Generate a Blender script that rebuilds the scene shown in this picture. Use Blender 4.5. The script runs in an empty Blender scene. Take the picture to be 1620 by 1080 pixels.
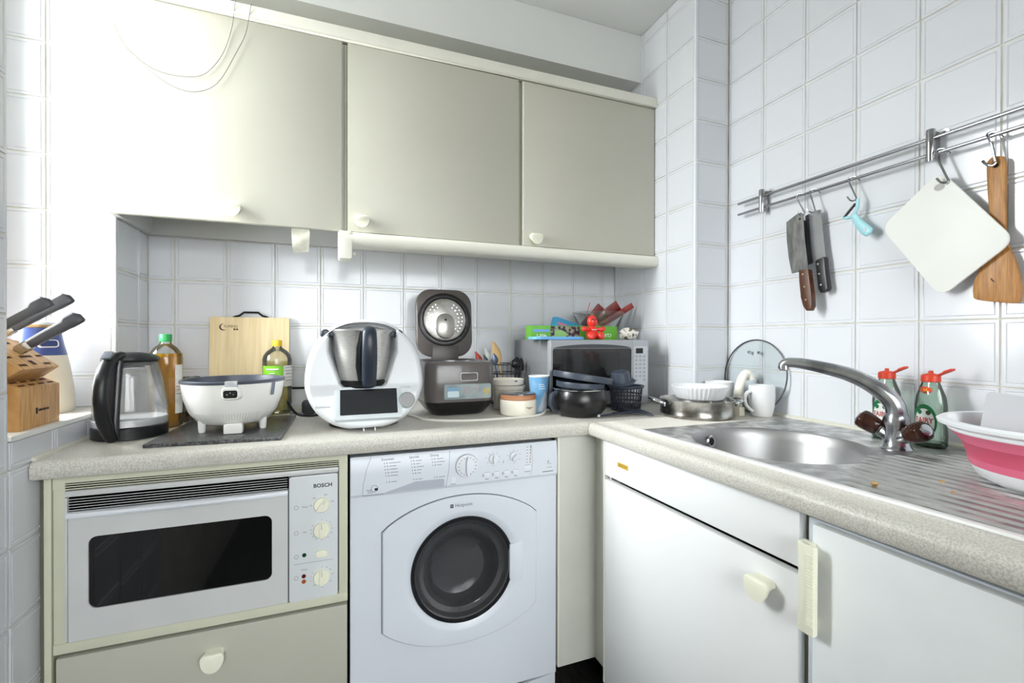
import bpy, bmesh, math, random
from mathutils import Vector, Matrix
random.seed(7)
SC = bpy.context.scene
COL = SC.collection
PI = math.pi

# ------------------------------------------------------------------ camera
def make_camera():
    yaw, pit, rol, f = 0.36077, -0.00421, 0.00161, 719.43
    r0 = Vector((math.cos(yaw), -math.sin(yaw), 0)); f0 = Vector((math.sin(yaw), math.cos(yaw), 0)); u0 = Vector((0, 0, 1))
    fw = f0*math.cos(pit) + u0*math.sin(pit); u1 = u0*math.cos(pit) - f0*math.sin(pit)
    r = r0*math.cos(rol) + u1*math.sin(rol); u = u1*math.cos(rol) - r0*math.sin(rol)
    cd = bpy.data.cameras.new('camera'); cam = bpy.data.objects.new('camera', cd); COL.objects.link(cam)
    cd.sensor_width = 36.0; cd.lens = f/1620*36; cd.clip_start = 0.02
    m = Matrix((( r.x, u.x, -fw.x, 0), (r.y, u.y, -fw.y, 0), (r.z, u.z, -fw.z, 1.16), (0, 0, 0, 1)))
    cam.matrix_world = m
    SC.camera = cam
make_camera()

# ------------------------------------------------------------------ sky, daylight, exposure
SKY = 125.0
w = bpy.data.worlds.new('overcast_sky'); SC.world = w; w.use_nodes = True
wn = w.node_tree; bg = wn.nodes['Background']; bg.inputs[1].default_value = SKY
# overcast sky: zenith three times as bright as the horizon; dull ground below it
wt = wn.nodes.new('ShaderNodeTexCoord'); ws_ = wn.nodes.new('ShaderNodeSeparateXYZ'); wn.links.new(wt.outputs['Generated'], ws_.inputs[0])
wr = wn.nodes.new('ShaderNodeValToRGB'); wn.links.new(ws_.outputs['Z'], wr.inputs[0]); wr.color_ramp.interpolation = 'LINEAR'
el = wr.color_ramp.elements
el[0].position = 0.0; el[0].color = (0.34, 0.342, 0.345, 1); el[1].position = 1.0; el[1].color = (0.985, 0.99, 1.0, 1)
wl = wn.nodes.new('ShaderNodeMath'); wl.operation = 'GREATER_THAN'; wl.inputs[1].default_value = 0.0; wn.links.new(ws_.outputs['Z'], wl.inputs[0])
wx = wn.nodes.new('ShaderNodeMix'); wx.data_type = 'RGBA'; wx.inputs['A'].default_value = (0.18, 0.18, 0.176, 1)
wn.links.new(wl.outputs[0], wx.inputs['Factor']); wn.links.new(wr.outputs[0], wx.inputs['B']); wn.links.new(wx.outputs['Result'], bg.inputs[0])
def portal(name, loc, rot, sx, sy):
    l = bpy.data.lights.new(name, 'AREA'); l.shape = 'RECTANGLE'; l.size = sx; l.size_y = sy
    l.cycles.is_portal = True
    o = bpy.data.objects.new(name, l); COL.objects.link(o); o.location = loc; o.rotation_euler = rot
portal('window_daylight_portal', (-0.885, 1.387, 1.705), (0, -PI/2, 0), 1.46, 0.44)
portal('rear_daylight_portal', (0.35, -1.64, 1.55), (PI/2, 0, 0), 1.7, 1.3)
vs = SC.view_settings
vs.view_transform = 'Standard'; vs.look = 'None'; vs.exposure = -0.55; vs.gamma = 1.0; vs.use_curve_mapping = False

# ------------------------------------------------------------------ materials
def lin(c):
    c = c/255.0
    return c/12.92 if c <= 0.04045 else ((c+0.055)/1.055)**2.4
def L3(rgb): return tuple(lin(c) for c in rgb) + (1.0,)
MATS = {}
def M(name, rgb=(200, 200, 200), rough=0.5, metal=0.0, var=None, bump=None, trans=0.0, coat=0.0, spec=0.5, ior=1.45, stretch=None, alpha=None):
    if name in MATS: return MATS[name]
    m = bpy.data.materials.new(name); m.use_nodes = True; MATS[name] = m
    nt = m.node_tree; b = nt.nodes['Principled BSDF']
    b.inputs['Base Color'].default_value = L3(rgb); b.inputs['Roughness'].default_value = rough; b.inputs['Metallic'].default_value = metal
    b.inputs['Transmission Weight'].default_value = trans; b.inputs['Coat Weight'].default_value = coat
    b.inputs['Specular IOR Level'].default_value = spec; b.inputs['IOR'].default_value = ior
    tc = nt.nodes.new('ShaderNodeTexCoord')
    src = tc.outputs['Object']
    if stretch:
        mp = nt.nodes.new('ShaderNodeMapping'); mp.inputs['Scale'].default_value = stretch; nt.links.new(src, mp.inputs[0]); src = mp.outputs[0]
    if var is None: var = (9.0, 0.03)
    n = nt.nodes.new('ShaderNodeTexNoise'); n.inputs['Scale'].default_value = var[0]; n.inputs['Detail'].default_value = 4
    nt.links.new(src, n.inputs['Vector'])
    r = nt.nodes.new('ShaderNodeValToRGB')
    c = L3(rgb); k = var[1]
    r.color_ramp.elements[0].position = 0.3; r.color_ramp.elements[1].position = 0.7
    r.color_ramp.elements[0].color = tuple(max(0, x*(1-k)) for x in c[:3]) + (1,)
    r.color_ramp.elements[1].color = tuple(min(1, x*(1+k)) for x in c[:3]) + (1,)
    nt.links.new(n.outputs['Fac'], r.inputs[0]); nt.links.new(r.outputs[0], b.inputs['Base Color'])
    if bump:
        n2 = nt.nodes.new('ShaderNodeTexNoise'); n2.inputs['Scale'].default_value = bump[0]; n2.inputs['Detail'].default_value = 3
        nt.links.new(src, n2.inputs['Vector'])
        bp = nt.nodes.new('ShaderNodeBump'); bp.inputs['Strength'].default_value = bump[1]; bp.inputs['Distance'].default_value = 0.002
        nt.links.new(n2.outputs['Fac'], bp.inputs['Height']); nt.links.new(bp.outputs[0], b.inputs['Normal'])
    return m
def two_tone(name, c1, c2, scale, lo, hi, rough=0.5, metal=0.0, stretch=None, detail=6, bump=0.0, third=None):
    """noise-driven mix of two colours: speckle, grain, stains"""
    if name in MATS: return MATS[name]
    m = M(name, c1, rough, metal, stretch=stretch); nt = m.node_tree
    n = [x for x in nt.nodes if x.type == 'TEX_NOISE'][0]; r = [x for x in nt.nodes if x.type == 'VALTORGB'][0]; b = nt.nodes['Principled BSDF']
    n.inputs['Scale'].default_value = scale; n.inputs['Detail'].default_value = detail
    e = r.color_ramp.elements; e[0].position = lo; e[1].position = hi; e[0].color = L3(c1); e[1].color = L3(c2)
    if third:      # a second, larger stain layer
        n2 = nt.nodes.new('ShaderNodeTexNoise'); n2.inputs['Scale'].default_value = third[1]; n2.inputs['Detail'].default_value = 5
        nt.links.new([x for x in nt.nodes if x.type == 'TEX_COORD'][0].outputs['Object'], n2.inputs['Vector'])
        r2 = nt.nodes.new('ShaderNodeValToRGB'); r2.color_ramp.elements[0].position = third[2]; r2.color_ramp.elements[1].position = third[3]
        mx = nt.nodes.new('ShaderNodeMix'); mx.data_type = 'RGBA'
        nt.links.new(n2.outputs['Fac'], r2.inputs[0]); nt.links.new(r2.outputs[0], mx.inputs['Factor'])
        nt.links.new(r.outputs[0], mx.inputs['A']); mx.inputs['B'].default_value = L3(third[0]); nt.links.new(mx.outputs['Result'], b.inputs['Base Color'])
    if bump:
        bp = nt.nodes.new('ShaderNodeBump'); bp.inputs['Strength'].default_value = bump; bp.inputs['Distance'].default_value = 0.001
        nt.links.new(n.outputs['Fac'], bp.inputs['Height']); nt.links.new(bp.outputs[0], b.inputs['Normal'])
    return m
def wood(name, c1, c2, stretch, scale=6, rough=0.5, dist=3.0):
    if name in MATS: return MATS[name]
    m = M(name, c1, rough); nt = m.node_tree; b = nt.nodes['Principled BSDF']
    tc = [x for x in nt.nodes if x.type == 'TEX_COORD'][0]
    mp = nt.nodes.new('ShaderNodeMapping'); mp.inputs['Scale'].default_value = stretch; nt.links.new(tc.outputs['Object'], mp.inputs[0])
    n = [x for x in nt.nodes if x.type == 'TEX_NOISE'][0]; nt.links.new(mp.outputs[0], n.inputs['Vector']); n.inputs['Scale'].default_value = scale; n.inputs['Detail'].default_value = 6; n.inputs['Distortion'].default_value = dist*0.2
    r = [x for x in nt.nodes if x.type == 'VALTORGB'][0]; e = r.color_ramp.elements
    e[0].position = 0.32; e[1].position = 0.68; e[0].color = L3(c1); e[1].color = L3(c2)
    return m
def clear(name, tint=(240, 245, 245), refl=0.12, rough=0.03, haze=0.0, hcol=(235, 238, 238)):
    """thin clear glass or plastic: lets the light straight through and mirrors a little"""
    if name in MATS: return MATS[name]
    m = bpy.data.materials.new(name); m.use_nodes = True; MATS[name] = m
    nt = m.node_tree; nt.nodes.remove(nt.nodes['Principled BSDF']); out = nt.nodes['Material Output']
    t = nt.nodes.new('ShaderNodeBsdfTransparent'); t.inputs[0].default_value = L3(tint)
    g = nt.nodes.new('ShaderNodeBsdfGlossy'); g.inputs['Roughness'].default_value = rough
    lw = nt.nodes.new('ShaderNodeFresnel'); lw.inputs['IOR'].default_value = 1.45
    add = nt.nodes.new('ShaderNodeMath'); add.operation = 'ADD'; add.use_clamp = True; add.inputs[1].default_value = refl*0.4
    mx = nt.nodes.new('ShaderNodeMixShader')
    nt.links.new(lw.outputs[0], add.inputs[0]); nt.links.new(add.outputs[0], mx.inputs[0]); nt.links.new(t.outputs[0], mx.inputs[1]); nt.links.new(g.outputs[0], mx.inputs[2])
    if haze:       # cloudy plastic, limescale, liquid: some of the light is scattered
        df = nt.nodes.new('ShaderNodeBsdfDiffuse'); df.inputs[0].default_value = L3(hcol); tr = nt.nodes.new('ShaderNodeBsdfTranslucent'); tr.inputs[0].default_value = L3(hcol)
        m1 = nt.nodes.new('ShaderNodeMixShader'); m1.inputs[0].default_value = 0.5; nt.links.new(df.outputs[0], m1.inputs[1]); nt.links.new(tr.outputs[0], m1.inputs[2])
        m2 = nt.nodes.new('ShaderNodeMixShader'); m2.inputs[0].default_value = haze; nt.links.new(t.outputs[0], m2.inputs[1]); nt.links.new(m1.outputs[0], m2.inputs[2]); nt.links.new(m2.outputs[0], mx.inputs[1])
    nt.links.new(mx.outputs[0], out.inputs[0])
    return m

# ------------------------------------------------------------------ mesh helpers
ORG = {}
class B:
    def __init__(s): s.v = []; s.f = []
    def add(s, vs, fs):
        o = len(s.v); s.v += [Vector(v) for v in vs]; s.f += [tuple(i+o for i in f) for f in fs]; return s
    def box(s, x0, x1, y0, y1, z0, z1):
        return s.add([(x0,y0,z0),(x1,y0,z0),(x1,y1,z0),(x0,y1,z0),(x0,y0,z1),(x1,y0,z1),(x1,y1,z1),(x0,y1,z1)],
                     [(0,3,2,1),(4,5,6,7),(0,1,5,4),(1,2,6,5),(2,3,7,6),(3,0,4,7)])
    def loft(s, rings, cap=(True, True), closed=True):
        n = len(rings[0]); vs = [p for r in rings for p in r]; fs = []
        for i in range(len(rings)-1):
            for j in range(n if closed else n-1):
                a = i*n+j; b = i*n+(j+1) % n; fs.append((a, b, b+n, a+n))
        if cap[0]: fs.append(tuple(range(n-1, -1, -1)))
        if cap[1]: fs.append(tuple(range((len(rings)-1)*n, len(rings)*n)))
        return s.add(vs, fs)
    def lathe(s, prof, n=32, c=(0,0,0), ax='z', sx=1.0, sy=1.0, cap=(False, False)):
        rings = []
        for r, h in prof:
            ring = []
            for i in range(n):
                a = 2*PI*i/n; x = r*math.cos(a)*sx; y = r*math.sin(a)*sy
                p = {'z': (x, y, h), 'y': (x, -h, y), 'x': (h, x, y)}[ax] if isinstance(ax, str) else None
                ring.append((p[0]+c[0], p[1]+c[1], p[2]+c[2]))
            rings.append(ring)
        return s.loft(rings, cap)
    def prism(s, poly, d0, d1, plane='xz', taper=None):
        """polygon in a plane, extruded along the third axis (d0 to d1)"""
        def P(a, b, d): return {'xz': (a, d, b), 'xy': (a, b, d), 'yz': (d, a, b)}[plane]
        return s.loft([[P(a, b, d0) for a, b in poly], [P(a, b, d1) for a, b in poly]])
    def tube(s, pts, r, n=8, side=None, flat=1.0):
        pts = [Vector(p) for p in pts]; rs = r if isinstance(r, (list, tuple)) else [r]*len(pts); rings = []
        up = None
        for i, p in enumerate(pts):
            t = (pts[min(i+1, len(pts)-1)] - pts[max(i-1, 0)]).normalized()
            if side is not None: a = Vector(side); a = (a - t*a.dot(t)).normalized()
            else:
                if up is None: up = Vector((0, 0, 1)) if abs(t.z) < 0.9 else Vector((1, 0, 0))
                a = (up - t*up.dot(t)).normalized(); up = a
            b = t.cross(a)
            fl = flat[i] if isinstance(flat, (list, tuple)) else flat
            rings.append([p + a*math.cos(2*PI*k/n)*rs[i]*fl + b*math.sin(2*PI*k/n)*rs[i] for k in range(n)])
        return s.loft(rings)
    def xf(s, mat):
        s.v = [mat @ v for v in s.v]; return s
    def build(s, name, mat, parent=None, bev=0.0, seg=2, label=None, ang=35):
        me = bpy.data.meshes.new(name)
        off = ORG.get(parent.name, Vector((0, 0, 0))) if parent else Vector((0, 0, 0))
        me.from_pydata([tuple(v - off) for v in s.v], [], s.f)
        bm = bmesh.new(); bm.from_mesh(me)
        bmesh.ops.remove_doubles(bm, verts=bm.verts, dist=1e-6)
        bmesh.ops.recalc_face_normals(bm, faces=bm.faces)
        if bev:
            es = [e for e in bm.edges if len(e.link_faces) == 2 and e.calc_face_angle(0) > math.radians(40)]
            bmesh.ops.bevel(bm, geom=es, offset=bev, segments=seg, affect='EDGES', profile=0.6, clamp_overlap=True)
        bm.to_mesh(me); bm.free()
        for p in me.polygons: p.use_smooth = True
        me.set_sharp_from_angle(angle=math.radians(ang))
        me.materials.append(mat)
        o = bpy.data.objects.new(name, me); COL.objects.link(o)
        if parent: o.parent = parent; ORG[o.name] = off
        if label: o['label'] = label
        return o
def smooth(pts, k=4):
    """Catmull-Rom through points"""
    P = [Vector(p) for p in pts]; out = []
    for i in range(len(P)-1):
        p0, p1, p2, p3 = P[max(i-1, 0)], P[i], P[i+1], P[min(i+2, len(P)-1)]
        for j in range(k):
            t = j/k
            out.append(0.5*((2*p1) + (p2-p0)*t + (2*p0-5*p1+4*p2-p3)*t*t + (3*p1-p0-3*p2+p3)*t*t*t))
    out.append(P[-1]); return out
def rrect(x0, x1, y0, y1, r, n=4):
    """rounded rectangle polygon, counter-clockwise"""
    out = []
    for cx, cy, a0 in ((x1-r, y0+r, -PI/2), (x1-r, y1-r, 0), (x0+r, y1-r, PI/2), (x0+r, y0+r, PI)):
        for i in range(n+1):
            a = a0 + PI/2*i/n; out.append((cx+r*math.cos(a), cy+r*math.sin(a)))
    return out
def tag(o, label=None, cat=None, group=None, kind=None):
    if label: o['label'] = label
    if cat: o['category'] = cat
    if group: o['group'] = group
    if kind: o['kind'] = kind
    return o
def thing(name, label, cat, loc, rz=0.0, group=None, world=True):
    """an Empty at the base of a thing; world=True: its parts are written in room coordinates"""
    o = bpy.data.objects.new(name, None); COL.objects.link(o); o.location = loc; o.rotation_euler = (0, 0, rz); o.empty_display_size = 0.05
    tag(o, label, cat, group); ORG[o.name] = Vector(loc) if world else Vector((0, 0, 0))
    return o
def struct(b, name, mat, bev=0.0, label=None):
    o = b.build(name, mat, None, bev); o['kind'] = 'structure'
    if label: o['label'] = label
    return o
def text_geo(s, size, bold=0.0):
    cu = bpy.data.curves.new('print', 'FONT'); cu.body = s; cu.size = size; cu.align_x = 'CENTER'; cu.align_y = 'CENTER'; cu.resolution_u = 2; cu.offset = bold
    ob = bpy.data.objects.new('print', cu); COL.objects.link(ob)
    dg = bpy.context.evaluated_depsgraph_get(); me = bpy.data.meshes.new_from_object(ob.evaluated_get(dg))
    vs = [tuple(v.co) for v in me.vertices]; fs = [tuple(p.vertices) for p in me.polygons]
    bpy.data.objects.remove(ob); bpy.data.curves.remove(cu); bpy.data.meshes.remove(me)
    return vs, fs
def text(s, size, mat, parent, o, U, V, name='lettering', fn=None, sx=1.0, bold=0.0):
    """flat print: letters laid at o along U, up along V; fn maps (u, v) to a curved surface instead"""
    vs, fs = text_geo(s, size, bold); o = Vector(o) if o is not None else None
    b = B()
    if fn: b.add([fn(x*sx, y) for x, y, _ in vs], fs)
    else:
        U = Vector(U).normalized(); V = Vector(V).normalized(); b.add([o + U*x*sx + V*y for x, y, _ in vs], fs)
    return b.build(name, mat, parent)

# common materials
WHITE = M('white_enamel', (226, 229, 234), 0.22, coat=0.2)
WPLAST = M('white_plastic', (226, 229, 235), 0.35)
CREAM = M('cream_plastic', (236, 235, 215), 0.35)
CREAMB = M('cream_board', (206, 206, 184), 0.45)
PUTTY = M('putty_laminate', (186, 184, 171), 0.42, var=(4, 0.02))
CORNICE = M('cornice_cream', (226, 224, 212), 0.45)
DOORW = M('white_laminate', (232, 233, 233), 0.4, var=(4, 0.015))
BLACK = M('black_plastic', (22, 23, 25), 0.35)
BLACKG = M('black_gloss', (12, 12, 13), 0.08, coat=0.5)
DARK = M('dark_void', (16, 16, 15), 0.8)
STEEL = two_tone('brushed_steel', (172, 170, 166), (200, 199, 196), 60, 0.35, 0.65, rough=0.28, metal=1.0, stretch=(1, 1, 12))
CHROME = M('chrome', (205, 207, 212), 0.12, metal=1.0)
INK = M('black_print', (30, 30, 34), 0.6)
GREYINK = M('grey_print', (120, 122, 130), 0.6)
SLATE = M('slate_blue_plastic', (58, 66, 78), 0.4)
PAINT = M('white_wall_paint', (220, 221, 218), 0.75, var=(3, 0.015))

# ================================================================== the room
XL, XR, XB, YB, YF = -0.599, 1.373, 1.215, 1.845, 1.322    # tiled faces: left, right, boxing side, back, boxing front
ZC = 2.47; T = 0.003; PITCH = 0.152; ZROW = 1.208; CT = 0.906
grout = two_tone('grout', (222, 219, 208), (196, 191, 176), 14, 0.35, 0.75, rough=0.85)
tile_m = M('glazed_white_tile', (219, 221, 226), 0.15, var=(5, 0.012))
def rand_tone(m, amt):
    nt = m.node_tree; b = nt.nodes['Principled BSDF']; l = b.inputs['Base Color'].links[0].from_socket
    oi = nt.nodes.new('ShaderNodeObjectInfo'); mr = nt.nodes.new('ShaderNodeMapRange'); mr.inputs[3].default_value = 1-amt; mr.inputs[4].default_value = 1.0
    mx = nt.nodes.new('ShaderNodeMix'); mx.data_type = 'RGBA'; mx.blend_type = 'MULTIPLY'; mx.inputs['Factor'].default_value = 1.0
    nt.links.new(oi.outputs['Random'], mr.inputs[0]); nt.links.new(l, mx.inputs['A']); nt.links.new(mr.outputs[0], mx.inputs['B']); nt.links.new(mx.outputs['Result'], b.inputs['Base Color'])
rand_tone(tile_m, 0.05)
tcache = {}
def tile_mesh(cl, cr, cb, ct):
    key = tuple(round(x, 4) for x in (cl, cr, cb, ct))
    if key in tcache: return tcache[key]
    g = 0.0013; P = PITCH; vs = []; fs = []
    for ins, d in ((g, 0.0), (g+0.0012, T), (0.0080, T), (0.0096, T-0.0016), (0.0115, T)):
        lo = min(ins, g+0.0012)
        x0, x1, y0, y1 = max(ins, cl+lo if cl else ins), min(P-ins, P-cr-lo if cr else P), max(ins, cb+lo if cb else ins), min(P-ins, P-ct-lo if ct else P)
        vs += [(x0, y0, d), (x1, y0, d), (x1, y1, d), (x0, y1, d)]
    for i in range(4):
        for j in range(4):
            a = i*4+j; b = i*4+(j+1) % 4; fs.append((a, b, b+4, a+4))
    fs.append((16, 17, 18, 19))
    def area(f): q = [Vector(vs[i]) for i in f]; return ((q[2]-q[0]).cross(q[3]-q[1])).length
    me = bpy.data.meshes.new('tile'); me.from_pydata(vs, [], [f for f in fs if area(f) > 1e-8]); me.materials.append(tile_m)
    tcache[key] = me; return me
def tile_area(parent, o, U, N, ulines0, u0, u1, v0, v1):
    """tiles on a wall face: grid lines at ulines0 + k*PITCH and ZROW + k*PITCH, clipped to u0..u1, v0..v1"""
    U = Vector(U); N = Vector(N); V = Vector((0, 0, 1)); o = Vector(o)
    k = math.floor((u0-ulines0)/PITCH + 1e-6)
    while ulines0 + k*PITCH < u1-1e-4:
        ua = ulines0+k*PITCH; k += 1
        j = math.floor((v0-ZROW)/PITCH + 1e-6)
        while ZROW + j*PITCH < v1-1e-4:
            va = ZROW+j*PITCH; j += 1
            c = [max(0, u0-ua), max(0, ua+PITCH-u1), max(0, v0-va), max(0, va+PITCH-v1)]
            c = [x if x > 0.0015 else 0 for x in c]
            if c[0]+c[1] > PITCH-0.008 or c[2]+c[3] > PITCH-0.008: continue
            t = bpy.data.objects.new('tile', tile_mesh(*c)); COL.objects.link(t)
            p = o + U*ua + V*va
            t.matrix_basis = Matrix(((U.x, V.x, N.x, p.x), (U.y, V.y, N.y, p.y), (U.z, V.z, N.z, p.z), (0, 0, 0, 1))) @ Matrix.Rotation(random.uniform(-.0025, .0025), 4, 'X') @ Matrix.Rotation(random.uniform(-.0025, .0025), 4, 'Y')
            t.parent = parent
# floor: dark planks
floor_base = struct(B().box(-1.0, 1.8, -1.9, 2.1, -0.06, -0.006), 'floor', M('dark_underlay', (20, 20, 20), 0.9))
plank_m = two_tone('charcoal_vinyl_plank', (44, 43, 42), (66, 64, 62), 9, 0.35, 0.7, rough=0.45, stretch=(6, 1, 1))
pm = {}
for i in range(11):
    for j in range(3):
        x0 = XL + 0.0 + i*0.18
        b = B().box(x0+0.0015, min(x0+0.1785, XR), -1.5+j*1.115+0.001, -1.5+(j+1)*1.115-0.001, -0.006, 0.0)
        b.build('plank', plank_m, floor_base)
ceiling = struct(B().box(-1.0, 1.8, -1.9, 2.1, ZC, ZC+0.1), 'ceiling', PAINT)
# back wall, bulkhead above the wall units
wall_back = struct(B().box(-1.0, 1.8, YB+T, YB+0.2, 0, ZC), 'wall_back', grout)
tile_area(wall_back, (0, YB+T, 0), (1, 0, 0), (0, -1, 0), -0.5252, XL, XB, 0.904, 1.506)
struct(B().box(XL-0.006, XB+T, 1.645, YB+T-0.001, 2.268, ZC-0.001), 'trim_1', PAINT, label='white painted bulkhead above the wall units')
# left wall with the deep window recess
XW = -0.862; Y0, Y1, ZS, ZT = 1.164, 1.610, 0.970, 2.44
lw = B()
lw.box(XW, XL-T, -1.5, Y0, 0, ZC); lw.box(XW, XL-T, Y1+T, YB+T, 0, ZC); lw.box(XW, XL-T, Y0, Y1+T, 0, ZS-0.008); lw.box(XW, XL-T, Y0, Y1+T, ZT, ZC)
wall_left = struct(lw, 'wall_left', grout)
tile_area(wall_left, (XL-T, 0, 0), (0, 1, 0), (1, 0, 0), 1.1618, 0.55, Y0, 0.0, ZC)
tile_area(wall_left, (XL-T, 0, 0), (0, 1, 0), (1, 0, 0), 1.1618, Y0, 1.262, 0.0, 0.904)
tile_area(wall_left, (XL-T, 0, 0), (0, 1, 0), (1, 0, 0), 1.1618, Y0, Y1, 0.904, ZS-0.010)
tile_area(wall_left, (XL-T, 0, 0), (0, 1, 0), (1, 0, 0), 1.1618, Y1, YB, 0.904, 1.506)
tile_area(wall_left, (0, Y1+T, 0), (1, 0, 0), (0, -1, 0), XL-PITCH, XW+0.02, XL, ZS, ZT)
# white plastic edge strip on the far corner of the recess, cream-grey silicone in the corner
struct(B().box(XL-0.008, XL+0.0012, Y1-0.0012, Y1+0.008, CT, 1.505), 'trim_2', WPLAST, 0.001, 'white edge strip on the tiled window corner')
struct(B().prism(rrect(Y0, Y1-0.001, ZS-0.010, ZS, 0.003), XW+0.02, XL+0.003, 'yz'), 'trim_3', M('sill_white', (232, 232, 228), 0.3), label='white window sill in the deep recess')
win = struct(B().box(XW-0.02, XW+0.02, Y0, Y0+0.035, ZS, ZT).box(XW-0.02, XW+0.02, Y1-0.035, Y1, ZS, ZT).box(XW-0.02, XW+0.02, Y0+0.035, Y1-0.035, ZS, ZS+0.04).box(XW-0.02, XW+0.02, Y0+0.035, Y1-0.035, ZT-0.04, ZT), 'window_1', WPLAST)
B().box(XW-0.003, XW+0.003, Y0+0.035, Y1-0.035, ZS+0.04, ZT-0.04).build('pane', clear('window_glass', (250, 252, 252), 0.02), win)
# boxed-in pipes in the corner
wall_box = struct(B().box(XB+T, XR+T, YF+T, YB+T-0.001, 0, ZC-0.001), 'wall_boxing', grout)
tile_area(wall_box, (XB+T, 0, 0), (0, -1, 0), (-1, 0, 0), -1.327, -YB, -YF, 0.904, ZC)
tile_area(wall_box, (0, YF+T, 0), (1, 0, 0), (0, -1, 0), XB+0.002, XB, XR, 0.904, ZC)
struct(B().box(XB-0.0015, XB+0.007, YF-0.0015, YF+0.007, CT, ZC), 'trim_4', WPLAST, 0.0015, 'white edge strip on the tiled pipe boxing')
# right wall
wall_right = struct(B().box(XR+T, XR+0.2, -1.9, YB+T, 0, ZC), 'wall_right', grout)
tile_area(wall_right, (XR+T, 0, 0), (0, -1, 0), (-1, 0, 0), -1.323, -YF, 0.05, 0.904, ZC)
struct(B().prism([(XR, CT), (XR-0.009, CT), (XR-0.0085, CT+0.005), (XR-0.003, CT+0.010), (XR, CT+0.010)], 0.0, YF, 'xz'), 'trim_5', M('sealant', (214, 211, 198), 0.45), label='cream sealant bead between worktop and right wall')
struct(B().prism([(XL, CT), (XL+0.008, CT), (XL+0.007, CT+0.005), (XL, CT+0.009)], 1.232, YB, 'xz'), 'trim_6', M('sealant', (214, 211, 198), 0.45), label='cream sealant bead between worktop and window wall')
struct(B().prism([(YB, CT), (YB-0.008, CT), (YB-0.007, CT+0.004), (YB, CT+0.008)], XL, XB, 'yz'), 'trim_7', M('sealant', (214, 211, 198), 0.45), label='cream sealant bead along the back wall')
# rear wall with an unseen window, added behind the camera to light the fronts
rw = B(); RX0, RX1, RZ0, RZ1 = -0.50, 1.20, 0.90, 2.20
rw.box(-1.0, RX0, -1.6, -1.5, 0, ZC); rw.box(RX1, 1.8, -1.6, -1.5, 0, ZC); rw.box(RX0, RX1, -1.6, -1.5, 0, RZ0); rw.box(RX0, RX1, -1.6, -1.5, RZ1, ZC)
wall_rear = struct(rw, 'wall_rear', PAINT)
fill_win = struct(B().box(RX0, RX0+0.05, -1.58, -1.53, RZ0, RZ1).box(RX1-0.05, RX1, -1.58, -1.53, RZ0, RZ1).box(RX0+0.05, RX1-0.05, -1.58, -1.53, RZ0, RZ0+0.05).box(RX0+0.05, RX1-0.05, -1.58, -1.53, RZ1-0.05, RZ1).box(0.325, 0.375, -1.58, -1.53, RZ0+0.05, RZ1-0.05), 'fill_window', WPLAST)
for x0, x1 in ((RX0+0.05, 0.325), (0.375, RX1-0.05)): B().box(x0, x1, -1.557, -1.553, RZ0+0.05, RZ1-0.05).build('pane', clear('window_glass'), fill_win)

# unseen sheer curtain, added to dim the rear window and its tile reflection
ncv = B(); rg = []
for i in range(97):
    x = -0.56 + 1.82*i/96; y = -1.470 + 0.012*math.sin(i*1.05); rg.append([(x, y, 0.84), (x, y, 2.24)])
ncm = clear('dimming_sheer', (166, 166, 166), 0.0, 0.9, haze=0.25)
ncv.loft(rg, (False, False), False).build('dimming_curtain', ncm, fill_win, ang=80)

# ================================================================== wall units
def d_poly(w, h, k=1.0, n=12):
    """half-moon pull outline: flat top with round shoulders, round bottom; k shortens the bottom"""
    r = 0.009; pts = []
    for cx_, a0 in ((w/2-r, 0.0), (-w/2+r, PI/2)):
        for i in range(4): a_ = a0+PI/2*i/3; pts.append((cx_+r*math.cos(a_), -r+r*math.sin(a_)))
    for i in range(n+1):
        a_ = PI+PI*i/n; pts.append((w/2*math.cos(a_), (-r-0.003+(h-r-0.003)*math.sin(a_))*k if math.sin(a_) < -0.02 else -r-0.003))
    return pts
def knob(parent, o, N, U, w=0.049, h=0.040, d=0.026, V=(0, 0, 1)):
    """cream half-moon pull standing out of a door along N, undercut below"""
    o = Vector(o); N = Vector(N); U = Vector(U); V = Vector(V); rings = []
    for t, kw, kb, dz in ((0, .86, .62, 0), (.3, .84, .60, 0), (.55, .92, .74, 0), (.8, .99, .96, 0), (.93, 1.0, 1.0, -.0006), (1, .93, .96, -.0025)):
        rings.append([o + U*x*kw + V*(y + dz) + N*d*t for x, y in d_poly(w, h, kb)])
    return B().loft(rings).build('knob', CREAM, parent, ang=50)
def wall_unit(x0, x1, d0, d1, label, kx, kz, recess, left_cream):
    u = thing('wall_cabinet', label, 'cabinet', ((x0+x1)/2, 1.70, 1.503), group='putty grey wall units')
    c = B(); t = 0.018
    c.box(x0, x0+t, 1.571, 1.844, 1.506, 2.112); c.box(x1-t, x1, 1.571, 1.844, 1.506, 2.112)
    c.box(x0+t, x1-t, 1.826, 1.844, 1.506, 2.112); c.box(x0+t, x1-t, 1.571, 1.826, 2.094, 2.112)
    zb = 1.506 + recess
    c.box(x0+t, x1-t, 1.571, 1.826, zb, zb+t)
    c.build('carcass', CREAMB if recess < 0.05 else M('carcass_grey', (196, 198, 196), 0.5), u)
    dr = B().box(d0, d1, 1.550, 1.569, 1.506, 2.109).build('door', PUTTY, u, 0.0025)
    if left_cream: B().box(d0-0.006, d0, 1.5515, 1.568, 1.507, 2.108).build('edge_strip', CORNICE, dr)
    knob(dr, (kx, 1.550, kz), (0, -1, 0), (1, 0, 0))
    return u
wall_unit(-0.598, 0.011, -0.597, 0.005, 'putty grey wall cabinet nearest the window, wires hanging over its door', -0.297, 1.558, 0.11, False)
wall_unit(0.012, 0.620, 0.022, 0.609, 'putty grey wall cabinet in the middle of the row of three', 0.0635, 1.557, 0.0, False)
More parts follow.
